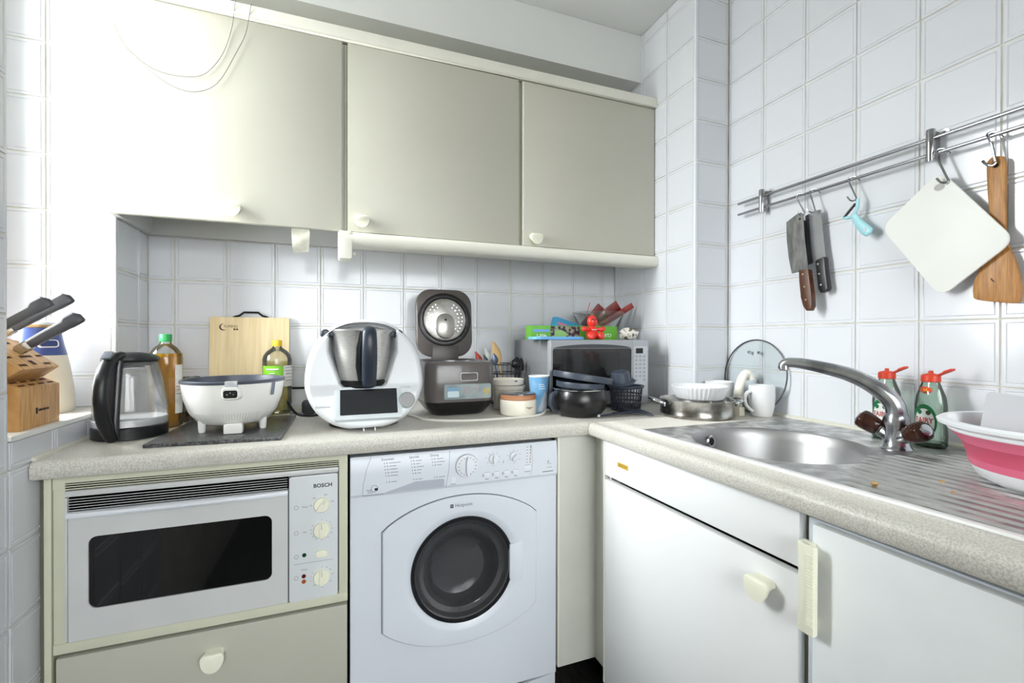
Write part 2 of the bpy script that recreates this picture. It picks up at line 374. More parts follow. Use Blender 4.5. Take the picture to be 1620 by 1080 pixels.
wall_unit(0.621, 1.214, 0.631, 1.2115, 'putty grey wall cabinet in the corner against the tiled boxing', 0.6735, 1.550, 0.0, True)
tag(B().box(XL+0.001, 1.2148, 1.536, 1.572, 2.1125, 2.148).box(XL+0.001, 1.2148, 1.572, 1.842, 2.1125, 2.122).build('cornice', CORNICE, None, 0.002), 'cream cornice board running along the top of the wall units', 'cornice')
# rounded light pelmet under the two right-hand cabinets
pel = thing('pelmet', 'rounded cream light pelmet below the middle and corner wall cabinets', 'pelmet', (0.6, 1.55, 1.46))
prof = [(1.60, 1.5035), (1.545, 1.5035)] + [(1.545+0.0-0.019*math.sin(a), 1.4845+0.019*math.cos(a)) for a in (0.4, 0.8, 1.2, 1.6)] + [(1.528, 1.472), (1.534, 1.463), (1.545, 1.459), (1.60, 1.459)]
B().prism(prof, -0.004, 1.2145, 'yz').build('rail', CORNICE, pel, ang=50)
B().prism(rrect(-0.007, 0.035, 1.415, 1.503, 0.008), 1.527, 1.60, 'xz').build('end_block', CORNICE, pel, 0.004)
B().lathe([(0.004, 0), (0.005, 0.003), (0.004, 0.008)], 10, (0.0375, 1.55, 1.435), 'x', cap=(True, True)).build('screw_cover', CREAM, pel)
# wires hanging over the first door
wm_ = M('grey_wire', (120, 118, 112), 0.5)
for nm, lab, pts in (('wire', 'thin grey wire looped over the window-side cabinet door, the shorter loop', [(-0.287, 1.60, 2.151), (-0.287, 1.54, 2.1515), (-0.288, 1.5325, 2.140), (-0.300, 1.546, 2.07), (-0.324, 1.546, 1.99), (-0.368, 1.546, 1.925), (-0.425, 1.546, 1.907), (-0.49, 1.546, 1.915), (-0.542, 1.546, 1.953), (-0.566, 1.546, 1.99), (-0.584, 1.546, 2.035)]),
                     ('wire', 'thin grey wire looped over the window-side cabinet door, the longer loop', [(-0.245, 1.60, 2.151), (-0.246, 1.54, 2.1515), (-0.248, 1.5325, 2.140), (-0.262, 1.544, 2.07), (-0.286, 1.544, 2.007), (-0.335, 1.544, 1.905), (-0.394, 1.544, 1.868), (-0.46, 1.544, 1.882), (-0.538, 1.544, 1.945), (-0.566, 1.544, 1.985), (-0.586, 1.544, 2.03)])):
    tag(B().tube(smooth(pts, 6), 0.0009, 6).build(nm, wm_), lab, 'wire', 'wires over the first cabinet')
tag(B().tube(smooth([(0.02, 1.60, 2.124), (0.045, 1.585, 2.158), (0.062, 1.59, 2.168), (0.075, 1.60, 2.156), (0.09, 1.60, 2.150), (0.115, 1.60, 2.157), (0.13, 1.61, 2.152), (0.16, 1.65, 2.124)], 5), 0.0022, 6).build('cable', BLACK), 'dark cable coiled on top of the wall cabinets', 'cable')
# strip of old tape hanging from the underside of the first door
tp = B(); grid = []
for i in range(7):
    t = i/6; z = 1.5045 - 0.072*t
    grid.append([(-0.144 + 0.055*s + 0.010*t*(0.6-s) + (0.006 if i == 0 else 0)*(0.5-s), 1.5595 + 0.004*math.sin(6*t+3*s) + 0.006*t, z + 0.006*(s-0.5)*t) for s in (0, .25, .5, .75, 1)])
tp.loft([[Vector(p) for p in r] + [Vector(p)+Vector((0, 0.0012, 0)) for p in reversed(r)] for r in grid])
tag(tp.build('tape', M('masking_tape', (200, 198, 184), 0.6, var=(60, 0.1))), 'torn strip of off-white tape hanging below the wall cabinet', 'tape')

# ================================================================== worktops and sink
top_m = two_tone('speckled_laminate', (212, 209, 201), (186, 181, 171), 380, 0.42, 0.62, rough=0.38, detail=2, third=((176, 170, 156), 7, 0.56, 0.86))
ZU = 0.868
def nose(front, back, d):
    """postformed front edge profile: (depth coordinate, z); front grows towards back by d"""
    s = 1 if back > front else -1
    return [(back, ZU), (front+s*0.004, ZU), (front, ZU+0.005), (front, CT-0.014), (front+s*0.002, CT-0.007), (front+s*0.007, CT-0.002), (front+s*0.014, CT), (back, CT)]
lt = B(); pr = nose(1.220, 1.844, 1)
lt.loft([[(XL+0.002, y, z) for y, z in pr], [(0.7115, y, z) for y, z in pr]])
lt.box(0.7115, XB-0.001, 1.221, 1.844, ZU, CT)
tag(lt.build('worktop', top_m, ang=50), 'speckled grey laminate worktop along the back wall', 'worktop')
# right run, with the sink cut-out left open
SX0, SX1, SY0, SY1 = 0.800, 1.335, 0.02, 1.045       # hole
def fx(y): return 0.712 + (1.2-y)*0.0205
rt = B(); rings = []
for y in (1.2195, SY1, SY0, -0.10):
    pr = nose(fx(y), SX0 + 0.02, 1); rings.append([(x, y, z) for x, z in pr])
rt.loft(rings)
rt.box(SX1, XR-0.001, -0.10, 1.2195, ZU, CT); rt.box(SX0+0.02, SX1, SY1, 1.2195, ZU, CT); rt.box(SX0+0.02, SX1, -0.10, SY0, ZU, CT); rt.box(XB, XR-0.001, 1.2195, YF-0.001, ZU, CT)
tag(rt.build('worktop', top_m, ang=50), 'speckled grey laminate worktop around the sink', 'worktop')

sink = thing('sink', 'stainless steel sink with round bowl and ridged drainer', 'sink', (1.05, 0.55, 0.906))
sk = two_tone('worn_sink_steel', (168, 167, 165), (226, 225, 223), 26, 0.38, 0.66, rough=0.42, metal=1.0, bump=0.15, third=((150, 147, 140), 5, 0.52, 0.9))
skb = M('sink_bowl_steel', (170, 170, 170), 0.40, metal=1.0, var=(30, 0.04))
cx, cy, R, zt = 1.005, 0.815, 0.196, 0.9092
A = lambda y: 0.783 + (1.06-y)*0.040
# top plate: outer rectangle to the bowl rim, fan of quads
n = 64; outer = []; ring = []
ox0, ox1, oy0, oy1 = None, 1.350, 0.0, 1.063
for i in range(n):
    a = 2*PI*i/n; dx, dy = math.cos(a), math.sin(a)
    ring.append((cx+R*dx, cy+R*dy, zt-0.0015))
    t = min(((ox1-cx)/dx if dx > 1e-6 else 9), ((0.783+(1.06-cy)*0.040-cx)/(dx+0.040*dy) if dx+0.040*dy < -1e-6 else 9), ((oy1-cy)/dy if dy > 1e-6 else 9), ((0.56-cy)/dy if dy < -1e-6 else 9))
    outer.append((cx+dx*t, cy+dy*t, zt))
pl = B(); pl.loft([[(x, y, CT+0.0002) for x, y, z in outer], outer, [(cx+(R+0.012)*math.cos(2*PI*i/n), cy+(R+0.012)*math.sin(2*PI*i/n), zt) for i in range(n)], ring], (False, False))
for x, y in ((ox1, oy1), (A(oy1), oy1), (ox1, 0.56), (A(0.56), 0.56)):   # square off the corners
    near = sorted(outer, key=lambda p: (p[0]-x)**2+(p[1]-y)**2)[:2]
    pl.add([(x, y, zt), near[0], near[1]], [(0, 1, 2)])
pl.add([(A(0.56), 0.56, zt), (ox1, 0.56, zt), (ox1, oy0, zt), (A(oy0), oy0, zt), (A(0.56), 0.56, CT), (ox1, 0.56, CT), (ox1, oy0, CT), (A(oy0), oy0, CT)], [(0, 1, 2, 3), (1, 5, 6, 2), (2, 6, 7, 3), (3, 7, 4, 0)])
pl.build('deck', sk, sink, ang=30)
# thin bright lip along the front of the sink
B().loft([[(A(y)-0.006, y, CT+0.0003), (A(y)-0.005, y, CT+0.004), (A(y)+0.004, y, CT+0.0055), (A(y)+0.010, y, CT+0.0034)] for y in (1.066, 0.7, 0.35, 0.0)], (True, True), False).build('lip', M('bright_lip', (236, 236, 234), 0.3), sink)
bw = [(R, zt-0.0015), (R-0.004, zt-0.006), (R-0.010, zt-0.03), (R-0.016, zt-0.09), (R-0.03, zt-0.125), (R-0.07, zt-0.142), (0.04, zt-0.148)]
B().lathe(bw, 64, (cx, cy, 0)).build('bowl', skb, sink)
B().lathe([(0.043, zt-0.1485), (0.040, zt-0.146), (0.03, zt-0.150), (0.0, zt-0.150)], 24, (cx, cy, 0)).build('waste', CHROME, sink)
a = math.radians(101); ovc = (cx+(R-0.012)*math.cos(a), cy+(R-0.012)*math.sin(a), zt-0.034)
ov = B().lathe([(0.017, 0.0), (0.0175, 0.004), (0.015, 0.006), (0.0105, 0.005), (0.010, 0.001), (0.0, 0.001)], 24, (0, 0, 0)).xf(Matrix.Translation(ovc) @ Vector((-math.cos(a), -math.sin(a), 0.06)).to_track_quat('Z', 'Y').to_matrix().to_4x4())
ovo = ov.build('overflow', CHROME, sink)
B().lathe([(0.0095, 0.0), (0.0095, 0.003), (0.0, 0.003)], 16).xf(Matrix.Translation(ovc) @ Vector((-math.cos(a), -math.sin(a), 0.06)).to_track_quat('Z', 'Y').to_matrix().to_4x4()).build('overflow_hole', DARK, ovo)
rk = M('ridge_steel', (232, 232, 230), 0.34, metal=1.0, var=(40, 0.06))
for i in range(15):
    x = 0.832 + i*0.0300; y1 = 0.548 + 0.013*min(i, 8) - (0.010*(i-8) if i > 8 else 0)
    B().loft([[(x-0.0042, y, zt), (x-0.0016, y, zt+0.0032*k), (x+0.0016, y, zt+0.0032*k), (x+0.0042, y, zt)] for y, k in ((y1, 0.1), (y1-0.012, 1.0), (0.03, 1.0), (0.02, 0.1))], (True, True), False).build('ridge', rk, sink, ang=60)

# mixer tap with brown wooden-look heads
tap = thing('mixer_tap', 'chrome mixer tap with long curved spout and two brown handles', 'tap', (1.195, 0.665, 0.909))
worn = two_tone('worn_chrome', (150, 152, 158), (206, 208, 212), 18, 0.35, 0.6, rough=0.2, metal=1.0)
bx, by = 1.195, 0.665
B().lathe([(0.030, 0.909), (0.031, 0.913), (0.027, 0.918), (0.024, 0.930), (0.024, 0.955), (0.026, 0.968), (0.0245, 0.985), (0.021, 0.992), (0.0, 0.994)], 28, (bx, by, 0)).build('body', worn, tap)
tip = Vector((1.082, 0.858, 1.090))
def sp(t, z): return (bx+(tip.x-bx)*t, by+(tip.y-by)*t, z)
path = smooth([sp(0, 0.980), sp(0.005, 1.000), sp(0.035, 1.019), sp(0.11, 1.038), sp(0.25, 1.061), sp(0.42, 1.079), sp(0.70, 1.095), sp(0.92, 1.102), sp(1.0, 1.097), sp(1.01, 1.085)], 4)
rr = [0.0200 - 0.0078*min(1, (p-Vector((bx, by, p.z))).length/0.224) for p in path]
B().tube(path, rr, 16, side=(0.86, 0.5, 0)).build('spout', worn, tap, ang=60)
B().lathe([(0.0105, 1.081), (0.012, 1.083), (0.012, 1.094), (0.0, 1.094)], 16, (tip.x, tip.y, 0), cap=(True, False)).build('aerator', CHROME, tap)
headm = wood('brown_head', (44, 23, 17), (68, 38, 28), (4, 30, 4), 4, 0.14)
for sgn, tz in ((1, 0.58), (-1, 0.46)):
    ax = Vector((-0.30 if sgn > 0 else -0.34, sgn*0.92, tz)).normalized()
    q = ax.to_track_quat('Z', 'Y').to_matrix().to_4x4(); mt = Matrix.Translation((bx, by, 0.9335)) @ q
    B().lathe([(0.017, 0.0), (0.016, 0.030), (0.013, 0.034), (0.013, 0.040)], 20).xf(mt).build('arm', worn, tap)
    hd = B().lathe([(0.0, 0.036), (0.018, 0.036), (0.020, 0.040), (0.0225, 0.056), (0.0235, 0.070), (0.022, 0.078), (0.018, 0.081), (0.0, 0.081)], 8).xf(mt).build('handle', headm, tap, 0.0025, ang=50)
    B().lathe([(0.0125, 0.081), (0.0125, 0.0835), (0.010, 0.0845), (0.0, 0.0835)], 20).xf(mt).build('cap', CHROME, hd)

# ================================================================== base units
VOID = M('slot_shade_black', (4, 4, 4), 0.95, spec=0.0)  # near-black puts the shade inside oven vent and grille slots into the colour
# end panel and oven housing
YV = 1.25
hs = thing('oven_housing', 'cream oven housing with a putty grey drawer below', 'cabinet', (-0.28, 1.5, 0.0))
B().box(-0.594, -0.576, 1.262, 1.82, 0.0, ZU-0.001).build('end_panel', CREAMB, hs, 0.002)
B().box(-0.587, -0.5745, 1.246, 1.262, 0.0, ZU-0.001).build('scribe_strip', CREAMB, hs, 0.002)
for x0_, x1_ in ((-0.573, -0.5525), (-0.0035, 0.0175)): B().box(x0_, x1_, YV, 1.80, 0.4885, 0.866).build('side_stile', CREAMB, hs, 0.0015)
B().box(-0.573, 0.0175, YV-0.002, 1.80, 0.4840, 0.5065).build('bottom_rail', CREAMB, hs, 0.002)
tr = B().box(-0.573, 0.0175, YV-0.001, 1.80, 0.850, 0.867).box(-0.573, -0.5525, YV-0.001, 1.30, 0.838, 0.850).box(-0.0035, 0.0175, YV-0.001, 1.30, 0.838, 0.850)
tr.build('top_rail', CREAMB, hs)
for z in (0.8355, 0.8405, 0.8455): B().box(-0.5525, -0.0035, YV-0.0005, YV+0.0010, z, z+0.0022).build('vent_slat', CREAMB, hs)
B().box(-0.5525, -0.0035, YV+0.0045, 1.262, 0.8345, 0.850).build('vent_back', VOID, hs)
B().box(-0.576, 0.0175, 1.30, 1.80, 0.16, 0.4835).build('carcass', CREAMB, hs)
dw = B().box(-0.568, 0.0165, YV-0.003, 1.27, 0.165, 0.4755).build('drawer', PUTTY, hs, 0.003)
knob(dw, (-0.278, YV-0.003, 0.431), (0, -1, 0), (1, 0, 0), 0.049, 0.041, 0.026)
B().box(-0.594, 0.0175, 1.38, 1.40, 0.0, 0.16).build('plinth', DARK, hs)

ov = thing('microwave_oven', 'white built-in combination microwave oven with black window', 'oven', (-0.28, 1.5, 0.51))
OW = M('oven_white', (203, 204, 203), 0.3)
B().box(-0.5515, -0.0045, 1.262, 1.76, 0.5085, 0.829).build('casing', M('oven_grey', (150, 152, 152), 0.5), ov)
B().box(-0.5515, -0.0045, 1.243, 1.264, 0.8205, 0.8335).build('top_bar', OW, ov, 0.004)
gb = B().box(-0.5465, -0.121, 1.2505, 1.262, 0.789, 0.8200).build('grille', VOID, ov)
for i in range(5): B().box(-0.5455, -0.1225, 1.2455, 1.2470, 0.7912+i*0.0058, 0.7924+i*0.0058).build('slat', OW, gb)
B().box(-0.5512, -0.5465, 1.243, 1.26, 0.512, 0.8195).build('side_trim', OW, ov, 0.001)
dr = thing_door = B()
def frame_poly(b, outer, inner, y0, y1):
    """flat frame with a rounded opening: outer and inner polygons of equal count in xz"""
    n = len(outer)
    b.loft([[(x, y1, z) for x, z in outer], [(x, y0, z) for x, z in outer], [(x, y0, z) for x, z in inner], [(x, y1, z) for x, z in inner]], (False, False))
    return b
frame_poly(dr, rrect(-0.5455, -0.1215, 0.5090, 0.7745, 0.002, 5), rrect(-0.5115, -0.1565, 0.5735, 0.7310, 0.016, 5), 1.244, 1.262)
door = dr.build('door', OW, ov)
B().prism(rrect(-0.5115, -0.1565, 0.5735, 0.7310, 0.016, 5), 1.2475, 1.258, 'xz').build('window', M('oven_window', (15, 15, 16), 0.06, coat=0.4), door)
hp = B(); hr = []
for i in range(13):
    t = i/12; x = -0.5465 + t*0.4255; bow = math.sin(PI*t); hr.append([(x, 1.244, 0.7755), (x, 1.2385-0.008*bow, 0.776), (x, 1.237-0.010*bow, 0.781), (x, 1.2385-0.008*bow, 0.7865), (x, 1.244, 0.7885)])
hp.loft(hr).build('handle', WPLAST, door, ang=50)
cp = B().prism(rrect(-0.1185, -0.0065, 0.5080, 0.8185, 0.006), 1.2425, 1.263, 'xz').build('control_panel', M('panel_white', (216, 219, 222), 0.35), ov, 0.0015)
text('BOSCH', 0.0135, INK, cp, (-0.0415, 1.2421, 0.7910), (1, 0, 0), (0, 0, 1), bold=0.00035)
def dial(parent, x, z, r, ang, mat=CREAM, y=1.2425, d=0.014, ridge=True):
    k = B().lathe([(r*1.0, 0.0), (r, d*0.45), (r*0.93, d*0.6), (0.0, d*0.62)], 28, (x, y, z), 'y').build('knob', mat, parent)
    g = B().box(-r*0.26, r*0.26, -d, 0, -r*0.92, r*0.92).xf(Matrix.Translation((x, y, z)) @ Matrix.Rotation(ang, 4, 'Y'))
    g.build('grip', mat, k, 0.0015)
    B().box(-0.0006, 0.0006, -d-0.0003, -d+0.001, r*0.25, r*0.88).xf(Matrix.Translation((x, y, z)) @ Matrix.Rotation(ang, 4, 'Y')).build('pointer', GREYINK, k)
    return k
dial(cp, -0.0440, 0.7430, 0.0185, 0.6); dial(cp, -0.0440, 0.6795, 0.0195, 0.0); dial(cp, -0.0440, 0.5605, 0.0195, 0.05)
def ticks(parent, x, z, r, angs, y, size=0.0032, mat=GREYINK):
    for a_ in angs:
        q = math.radians(a_); B().box(-0.0007, 0.0007, -0.0003, 0, -size/2, size/2).xf(Matrix.Translation((x+r*math.sin(q), y, z+r*math.cos(q))) @ Matrix.Rotation(q, 4, 'Y')).build('tick', mat, parent)
for a_, s in ((-90, '90'), (-45, '180'), (20, '360'), (78, '600')):
    q = math.radians(a_); text(s, 0.0055, GREYINK, cp, (-0.044+0.0255*math.sin(q), 1.2421, 0.743+0.025*math.cos(q)), (1, 0, 0), (0, 0, 1), 'scale_number')
for a_, s in ((0, '0'), (28, '2'), (50, '4'), (70, '6'), (90, '8'), (115, '10'), (145, '12'), (180, '15'), (210, '20'), (235, '25'), (255, '30'), (275, '45'), (300, '60')):
    q = math.radians(a_); text(s, 0.0046, GREYINK, cp, (-0.044+0.0250*math.sin(q), 1.2421, 0.6795+0.0250*math.cos(q)), (1, 0, 0), (0, 0, 1), 'scale_number')
for a_, s in ((0, '0'), (28, '50'), (52, '80'), (82, '100'), (125, '150'), (180, '200'), (222, '230'), (255, '1'), (280, '2'), (302, '3')):
    q = math.radians(a_); text(s, 0.0046, GREYINK, cp, (-0.044+0.0250*math.sin(q), 1.2421, 0.5605+0.0250*math.cos(q)), (1, 0, 0), (0, 0, 1), 'scale_number')
text('Watt', 0.0062, GREYINK, cp, (-0.083, 1.2421, 0.7415), (1, 0, 0), (0, 0, 1)); text('Min', 0.0062, GREYINK, cp, (-0.083, 1.2421, 0.6785), (1, 0, 0), (0, 0, 1)); text('Temp', 0.0062, GREYINK, cp, (-0.085, 1.2421, 0.5855), (1, 0, 0), (0, 0, 1))
for z in (0.7415, 0.6785, 0.6195, 0.5665):
    B().lathe([(0.0050, 0), (0.0050, 0.0004), (0.0042, 0.0004), (0.0042, 0)], 18, (-0.1025, 1.2425, z), 'y').build('symbol', GREYINK, cp)
for x, z, c, nm in ((-0.0845, 0.6215, (18, 66, 50), 'green_lamp'), (-0.0855, 0.5690, (92, 24, 20), 'red_lamp'), (-0.0855, 0.5555, (168, 84, 30), 'orange_lamp')):
    B().lathe([(0.0050, 0), (0.0048, 0.0015), (0.0, 0.0022)], 18, (x, 1.2425, z), 'y').build('indicator_lamp', M(nm, c, 0.2), cp)
B().prism(rrect(-0.0585, -0.0305, 0.6115, 0.6285, 0.008), 1.2365, 1.2425, 'xz').build('push_button', CREAM, cp, 0.001)
B().box(-0.1085, -0.0175, 1.2421, 1.2425, 0.6005, 0.6011).build('printed_line', GREYINK, cp)

# washing machine
wm = thing('washing_machine', 'white front-loading washer dryer with dark round door', 'washing machine', (0.32, 1.5, 0.0))
MX0, MX1 = 0.0235, 0.6165
WMW = M('washer_white', (216, 221, 229), 0.28, var=(3, 0.012))
wb_ = B().box(MX0, MX1, 1.40, 1.80, 0.012, 0.849).box(MX0, MX0+0.004, 1.256, 1.40, 0.012, 0.849).box(MX1-0.004, MX1, 1.256, 1.40, 0.012, 0.849).box(MX0+0.004, MX1-0.004, 1.256, 1.40, 0.845, 0.849).box(MX0+0.004, MX1-0.004, 1.256, 1.40, 0.012, 0.02)
wb_.build('cabinet_body', WMW, wm)
def rect_ring(x0, x1, z0, z1, cx_, cz_, n_=72):
    out = []
    for i in range(n_):
        a_ = 2*PI*i/n_; dx, dz = math.cos(a_), math.sin(a_)
        t_ = min((x1-cx_)/dx if dx > 1e-9 else 9, (x0-cx_)/dx if dx < -1e-9 else 9, (z1-cz_)/dz if dz > 1e-9 else 9, (z0-cz_)/dz if dz < -1e-9 else 9)
        out.append([cx_+dx*t_, cz_+dz*t_])
    for X_, Z_ in ((x0, z0), (x0, z1), (x1, z0), (x1, z1)):
        j = min(range(n_), key=lambda k: (out[k][0]-X_)**2+(out[k][1]-Z_)**2); out[j] = [X_, Z_]
    return [tuple(q) for q in out]
fpn = B(); frame_poly(fpn, rect_ring(MX0+0.001, MX1-0.001, 0.145, 0.7475, 0.3255, 0.5140), [(0.3255+0.150*math.cos(2*PI*i/72), 0.5140+0.150*math.sin(2*PI*i/72)) for i in range(72)], 1.249, 1.2565)
fpn.build('front_panel', WMW, wm)
kp = B(); kr = []
for i in range(17):      # kick panel with curved top edge
    t = i/16; x = MX0+0.002 + t*(MX1-MX0-0.004); zt_ = 0.143 - 0.018*math.sin(PI*t)
    kr.append([(x, 1.252, 0.02), (x, 1.252, zt_), (x, 1.26, zt_), (x, 1.26, 0.02)])
kp.loft(kr).build('kick_panel', WMW, wm)
for x in (MX0+0.05, MX1-0.05):
    for y in (1.30, 1.74): B().lathe([(0.02, 0.0), (0.02, 0.008), (0.008, 0.010), (0.008, 0.014)], 12, (x, y, 0), cap=(True, True)).build('foot', BLACK, wm)
fp = B(); fr_ = []
for i in range(13):
    t = i/12; x = MX0+0.001 + t*(MX1-MX0-0.002); bow = 0.004*math.sin(PI*t)
    fr_.append([(x, 1.256, 0.7485), (x, 1.246-bow, 0.7485), (x, 1.242-bow, 0.756), (x, 1.241-bow, 0.80), (x, 1.245-bow, 0.845), (x, 1.249-bow, 0.853), (x, 1.256, 0.853)])
PN = fp.loft(fr_).build('fascia', WMW, wm, ang=25)
def fy(x, z):     # fascia surface depth
    t = (x-MX0)/(MX1-MX0); b = 0.004*math.sin(PI*min(max(t, 0), 1))
    if z > 0.80: return 1.241-b + (z-0.80)/0.045*0.004
    return 1.242-b - (z-0.756)/0.044*0.001
def on_fascia(x, z, e=0.0004): return (x, fy(x, z)-e, z)
def fline(pts, r=0.0005, mat=GREYINK, name='seam'):
    q = []
    for (x0, z0), (x1, z1) in zip(pts, pts[1:]):
        for k in range(6): q.append(on_fascia(x0+(x1-x0)*k/6, z0+(z1-z0)*k/6, 0.0))
    q.append(on_fascia(*pts[-1], 0.0)); B().tube(q, r, 5).build(name, mat, PN)
fline([(0.0755, 0.852), (0.064, 0.82), (0.056, 0.785), (0.0535, 0.757), (0.056, 0.7525), (0.108, 0.7515)], name='drawer_seam')
fline([(0.284, 0.852), (0.281, 0.80), (0.272, 0.7515)], name='drawer_seam')
fline([(0.5315, 0.848), (0.533, 0.80), (0.530, 0.764), (0.524, 0.757)], 0.0004, name='panel_seam')
pk = B(); pz = []
for x, s in ((0.108, 0), (0.15, .5), (0.19, 1), (0.262, 1), (0.268, 0.9)):
    pz.append([on_fascia(x, 0.7540, 0.0003), on_fascia(x, 0.7545+0.022*s+0.0005, 0.0003)])
pk.loft(pz, (False, False), False).build('drawer_pull_shade', M('pull_shade', (176, 180, 192), 0.5), PN)  # flat patch; the shade of the pull recess is put into its colour
def ftext(s, size, x, z, mat=INK, nm='lettering'):
    return text(s, size, mat, PN, None, None, None, nm, fn=lambda u, v: on_fascia(x+u, z+v))
ftext('Essentials', 0.0085, 0.1175, 0.8425); ftext('Specials', 0.0085, 0.1865, 0.8425); ftext('Drying', 0.0085, 0.2410, 0.8425)
def fbar(x0, x1, z, h=0.0016, mat=GREYINK):
    B().add([on_fascia(x0, z-h/2), on_fascia(x1, z-h/2), on_fascia(x1, z+h/2), on_fascia(x0, z+h/2)], [(0, 1, 2, 3)]).build('print_line', mat, PN)
for col, rows in ((0.108, (0.040, 0.024, 0.026, 0.028, 0.025, None, 0.019)), (0.178, (0.022, 0.014, 0.026, 0.016, 0.013, None, 0.015)), (0.234, (0.026, 0.030, 0.016, None, None, None, 0.024))):
    for i, wdt in enumerate(rows):
        if wdt is None: continue
        z = 0.8325 - i*0.0083; sh = i*0.0010
        fbar(col+sh, col+sh+0.0014, z, 0.0034, INK)
        B().lathe([(0.0017, 0), (0.0017, 0.0003), (0.0, 0.0003)], 8, on_fascia(col+sh+0.0075, z, 0), 'y').build('symbol', GREYINK, PN)
        fbar(col+sh+0.0125, col+sh+0.0125+wdt*0.75, z, 0.0015)
B().lathe([(0.009, 0), (0.009, 0.0003), (0.0078, 0.0003), (0.0078, 0)], 20, on_fascia(0.0835, 0.7690, 0), 'y').build('symbol', GREYINK, PN)
B().box(0.084, 0.092, fy(0.088, .766)-0.0005, fy(0.088, .766), 0.7635, 0.7700).build('symbol', INK, PN)
ftext('Wash', 0.0055, 0.0700, 0.7655); ftext('& Dry', 0.0055, 0.0735, 0.7600)
# programme knobs
def wknob(x, z, r, ang, d, big):
    y = fy(x, z)
    k = B().lathe([(r*1.05, 0.0), (r*1.05, 0.002), (r*0.98, 0.007 if big else 0.004), (r*0.86, 0.008 if big else 0.005), (0.0, 0.009 if big else 0.006)], 36, (x, y, z), 'y').build('programme_knob' if big else 'setting_knob', WPLAST, PN)
    g = B(); rg = []
    for i in range(9):
        t = -1+2*i/8; wd = (0.24 if big else 0.34)*r*math.sqrt(max(0, 1-t*t*0.97)) + 0.0004; rg.append([(-wd, -0.004, t*r*0.84), (-wd*0.5, -d, t*r*0.84), (wd*0.5, -d, t*r*0.84), (wd, -0.004, t*r*0.84)])
    g.loft(rg).xf(Matrix.Translation((x, y, z)) @ Matrix.Rotation(ang, 4, 'Y')).build('grip', WPLAST, k, ang=60)
    return k
bk = wknob(0.3315, 0.8065, 0.0315, 0.0, 0.019, True)
for i in range(16):
    q = 2*PI*i/16; B().lathe([(0.0014, 0), (0.0014, 0.0004), (0, 0.0004)], 6, (0.3315+0.0245*math.sin(q), fy(0.3315, .8065)-0.0084, 0.8065+0.0245*math.cos(q)), 'y').build('dot', INK, bk)
wknob(0.4105, 0.8175, 0.0135, 0.0, 0.013, False); wknob(0.4745, 0.8190, 0.0135, 0.75, 0.013, False)
for kx, kz in ((0.4105, 0.8175), (0.4745, 0.8190)):
    for a_ in (-120, -75, -38, 0, 38, 75, 120, 180):
        q = math.radians(a_); x, z = kx+0.020*math.sin(q), kz+0.019*math.cos(q); fbar(x-0.0017, x+0.0017, z, 0.0012)
fbar(0.4408, 0.4418, 0.8065, 0.007, INK)
for x in (0.391, 0.4205, 0.4505, 0.4795):
    z = 0.7735
    B().box(x-0.0075, x+0.0075, fy(x, z)-0.0012, fy(x, z)+0.001, z-0.006, z+0.006).build('option_button', WPLAST, PN, 0.0008)
    fbar(x-0.0125, x-0.0107, z, 0.007, INK); fbar(x-0.005, x+0.005, z-0.0115, 0.0020); fbar(x-0.0075, x+0.0075, z+0.0078, 0.0006)
for i, c in enumerate(((34, 34, 40), (34, 34, 40), (34, 34, 40), (208, 140, 40), (34, 34, 40), (220, 60, 60))):
    z = 0.8420 - i*0.0087; x = 0.5285-i*0.0006
    fbar(x-0.0010, x+0.0010, z, 0.0058, M('lamp_%d' % (i if c[0] > 40 else 0), c, 0.4)); fbar(x-0.013, x-0.008, z, 0.0016)
B().box(0.505, 0.528, fy(.51, .785)-0.001, fy(.51, .785)+0.001, 0.776, 0.787).build('start_button', WPLAST, PN, 0.0008)
fbar(0.520, 0.522, 0.7815, 0.003, INK); fbar(0.507, 0.526, 0.7705, 0.0016); fbar(0.507, 0.526, 0.7905, 0.0008)
B().lathe([(0.0085, 0), (0.0083, 0.0012), (0.0, 0.0018)], 20, on_fascia(0.2935, 0.7705, 0), 'y').build('round_button', WPLAST, PN)
fbar(0.286, 0.300, 0.7585, 0.0014)
ftext('7', 0.015, 0.5845, 0.7900, M('dark_grey_print', (70, 74, 84), .6)); ftext('kg', 0.0065, 0.5915, 0.7880, GREYINK); fbar(0.580, 0.597, 0.7765, 0.0012); fbar(0.566, 0.602, 0.7640, 0.0026)
# round door
DX, DZ = 0.3255, 0.5140; yd = 1.2485
def plate(k, ex=0.0):
    out = []
    for i in range(72):
        a = 2*PI*i/72; x = 0.293*math.cos(a)*k; z = (0.2075+ex)*math.sin(a)*k
        m_ = 0.222*k
        if abs(x) > m_:
            # slide round the clipped side
            s_ = 1 if x > 0 else -1; zc = (0.2075+ex)*k*math.sqrt(1-(m_/(0.293*k))**2); z = zc*math.sin(a)/math.sin(math.acos(m_/(0.293*k))); x = s_*m_
        out.append((DX+x, DZ+z))
    return out
def circ(r, n=72, flat=None): return [(DX+r*math.cos(2*PI*i/n), DZ+r*math.sin(2*PI*i/n)) for i in range(n)]
gk_ = B(); frame_poly(gk_, plate(1.008), circ(0.149), yd-0.0016, yd+0.004); gk_.build('door_gasket', M('gasket_grey', (84, 86, 92), 0.6), wm)
dp = B(); rs = []
for poly, y in ((plate(1.0), yd+0.002), (plate(1.0), yd-0.006), (plate(0.985), yd-0.0095), (circ(0.168), yd-0.0120), (circ(0.164), yd-0.0110), (circ(0.150), yd-0.0055), (circ(0.146), yd-0.003)):
    rs.append([(x, y, z) for x, z in poly])
WD = dp.loft(rs, (False, False)).build('door', WMW, wm, ang=35)
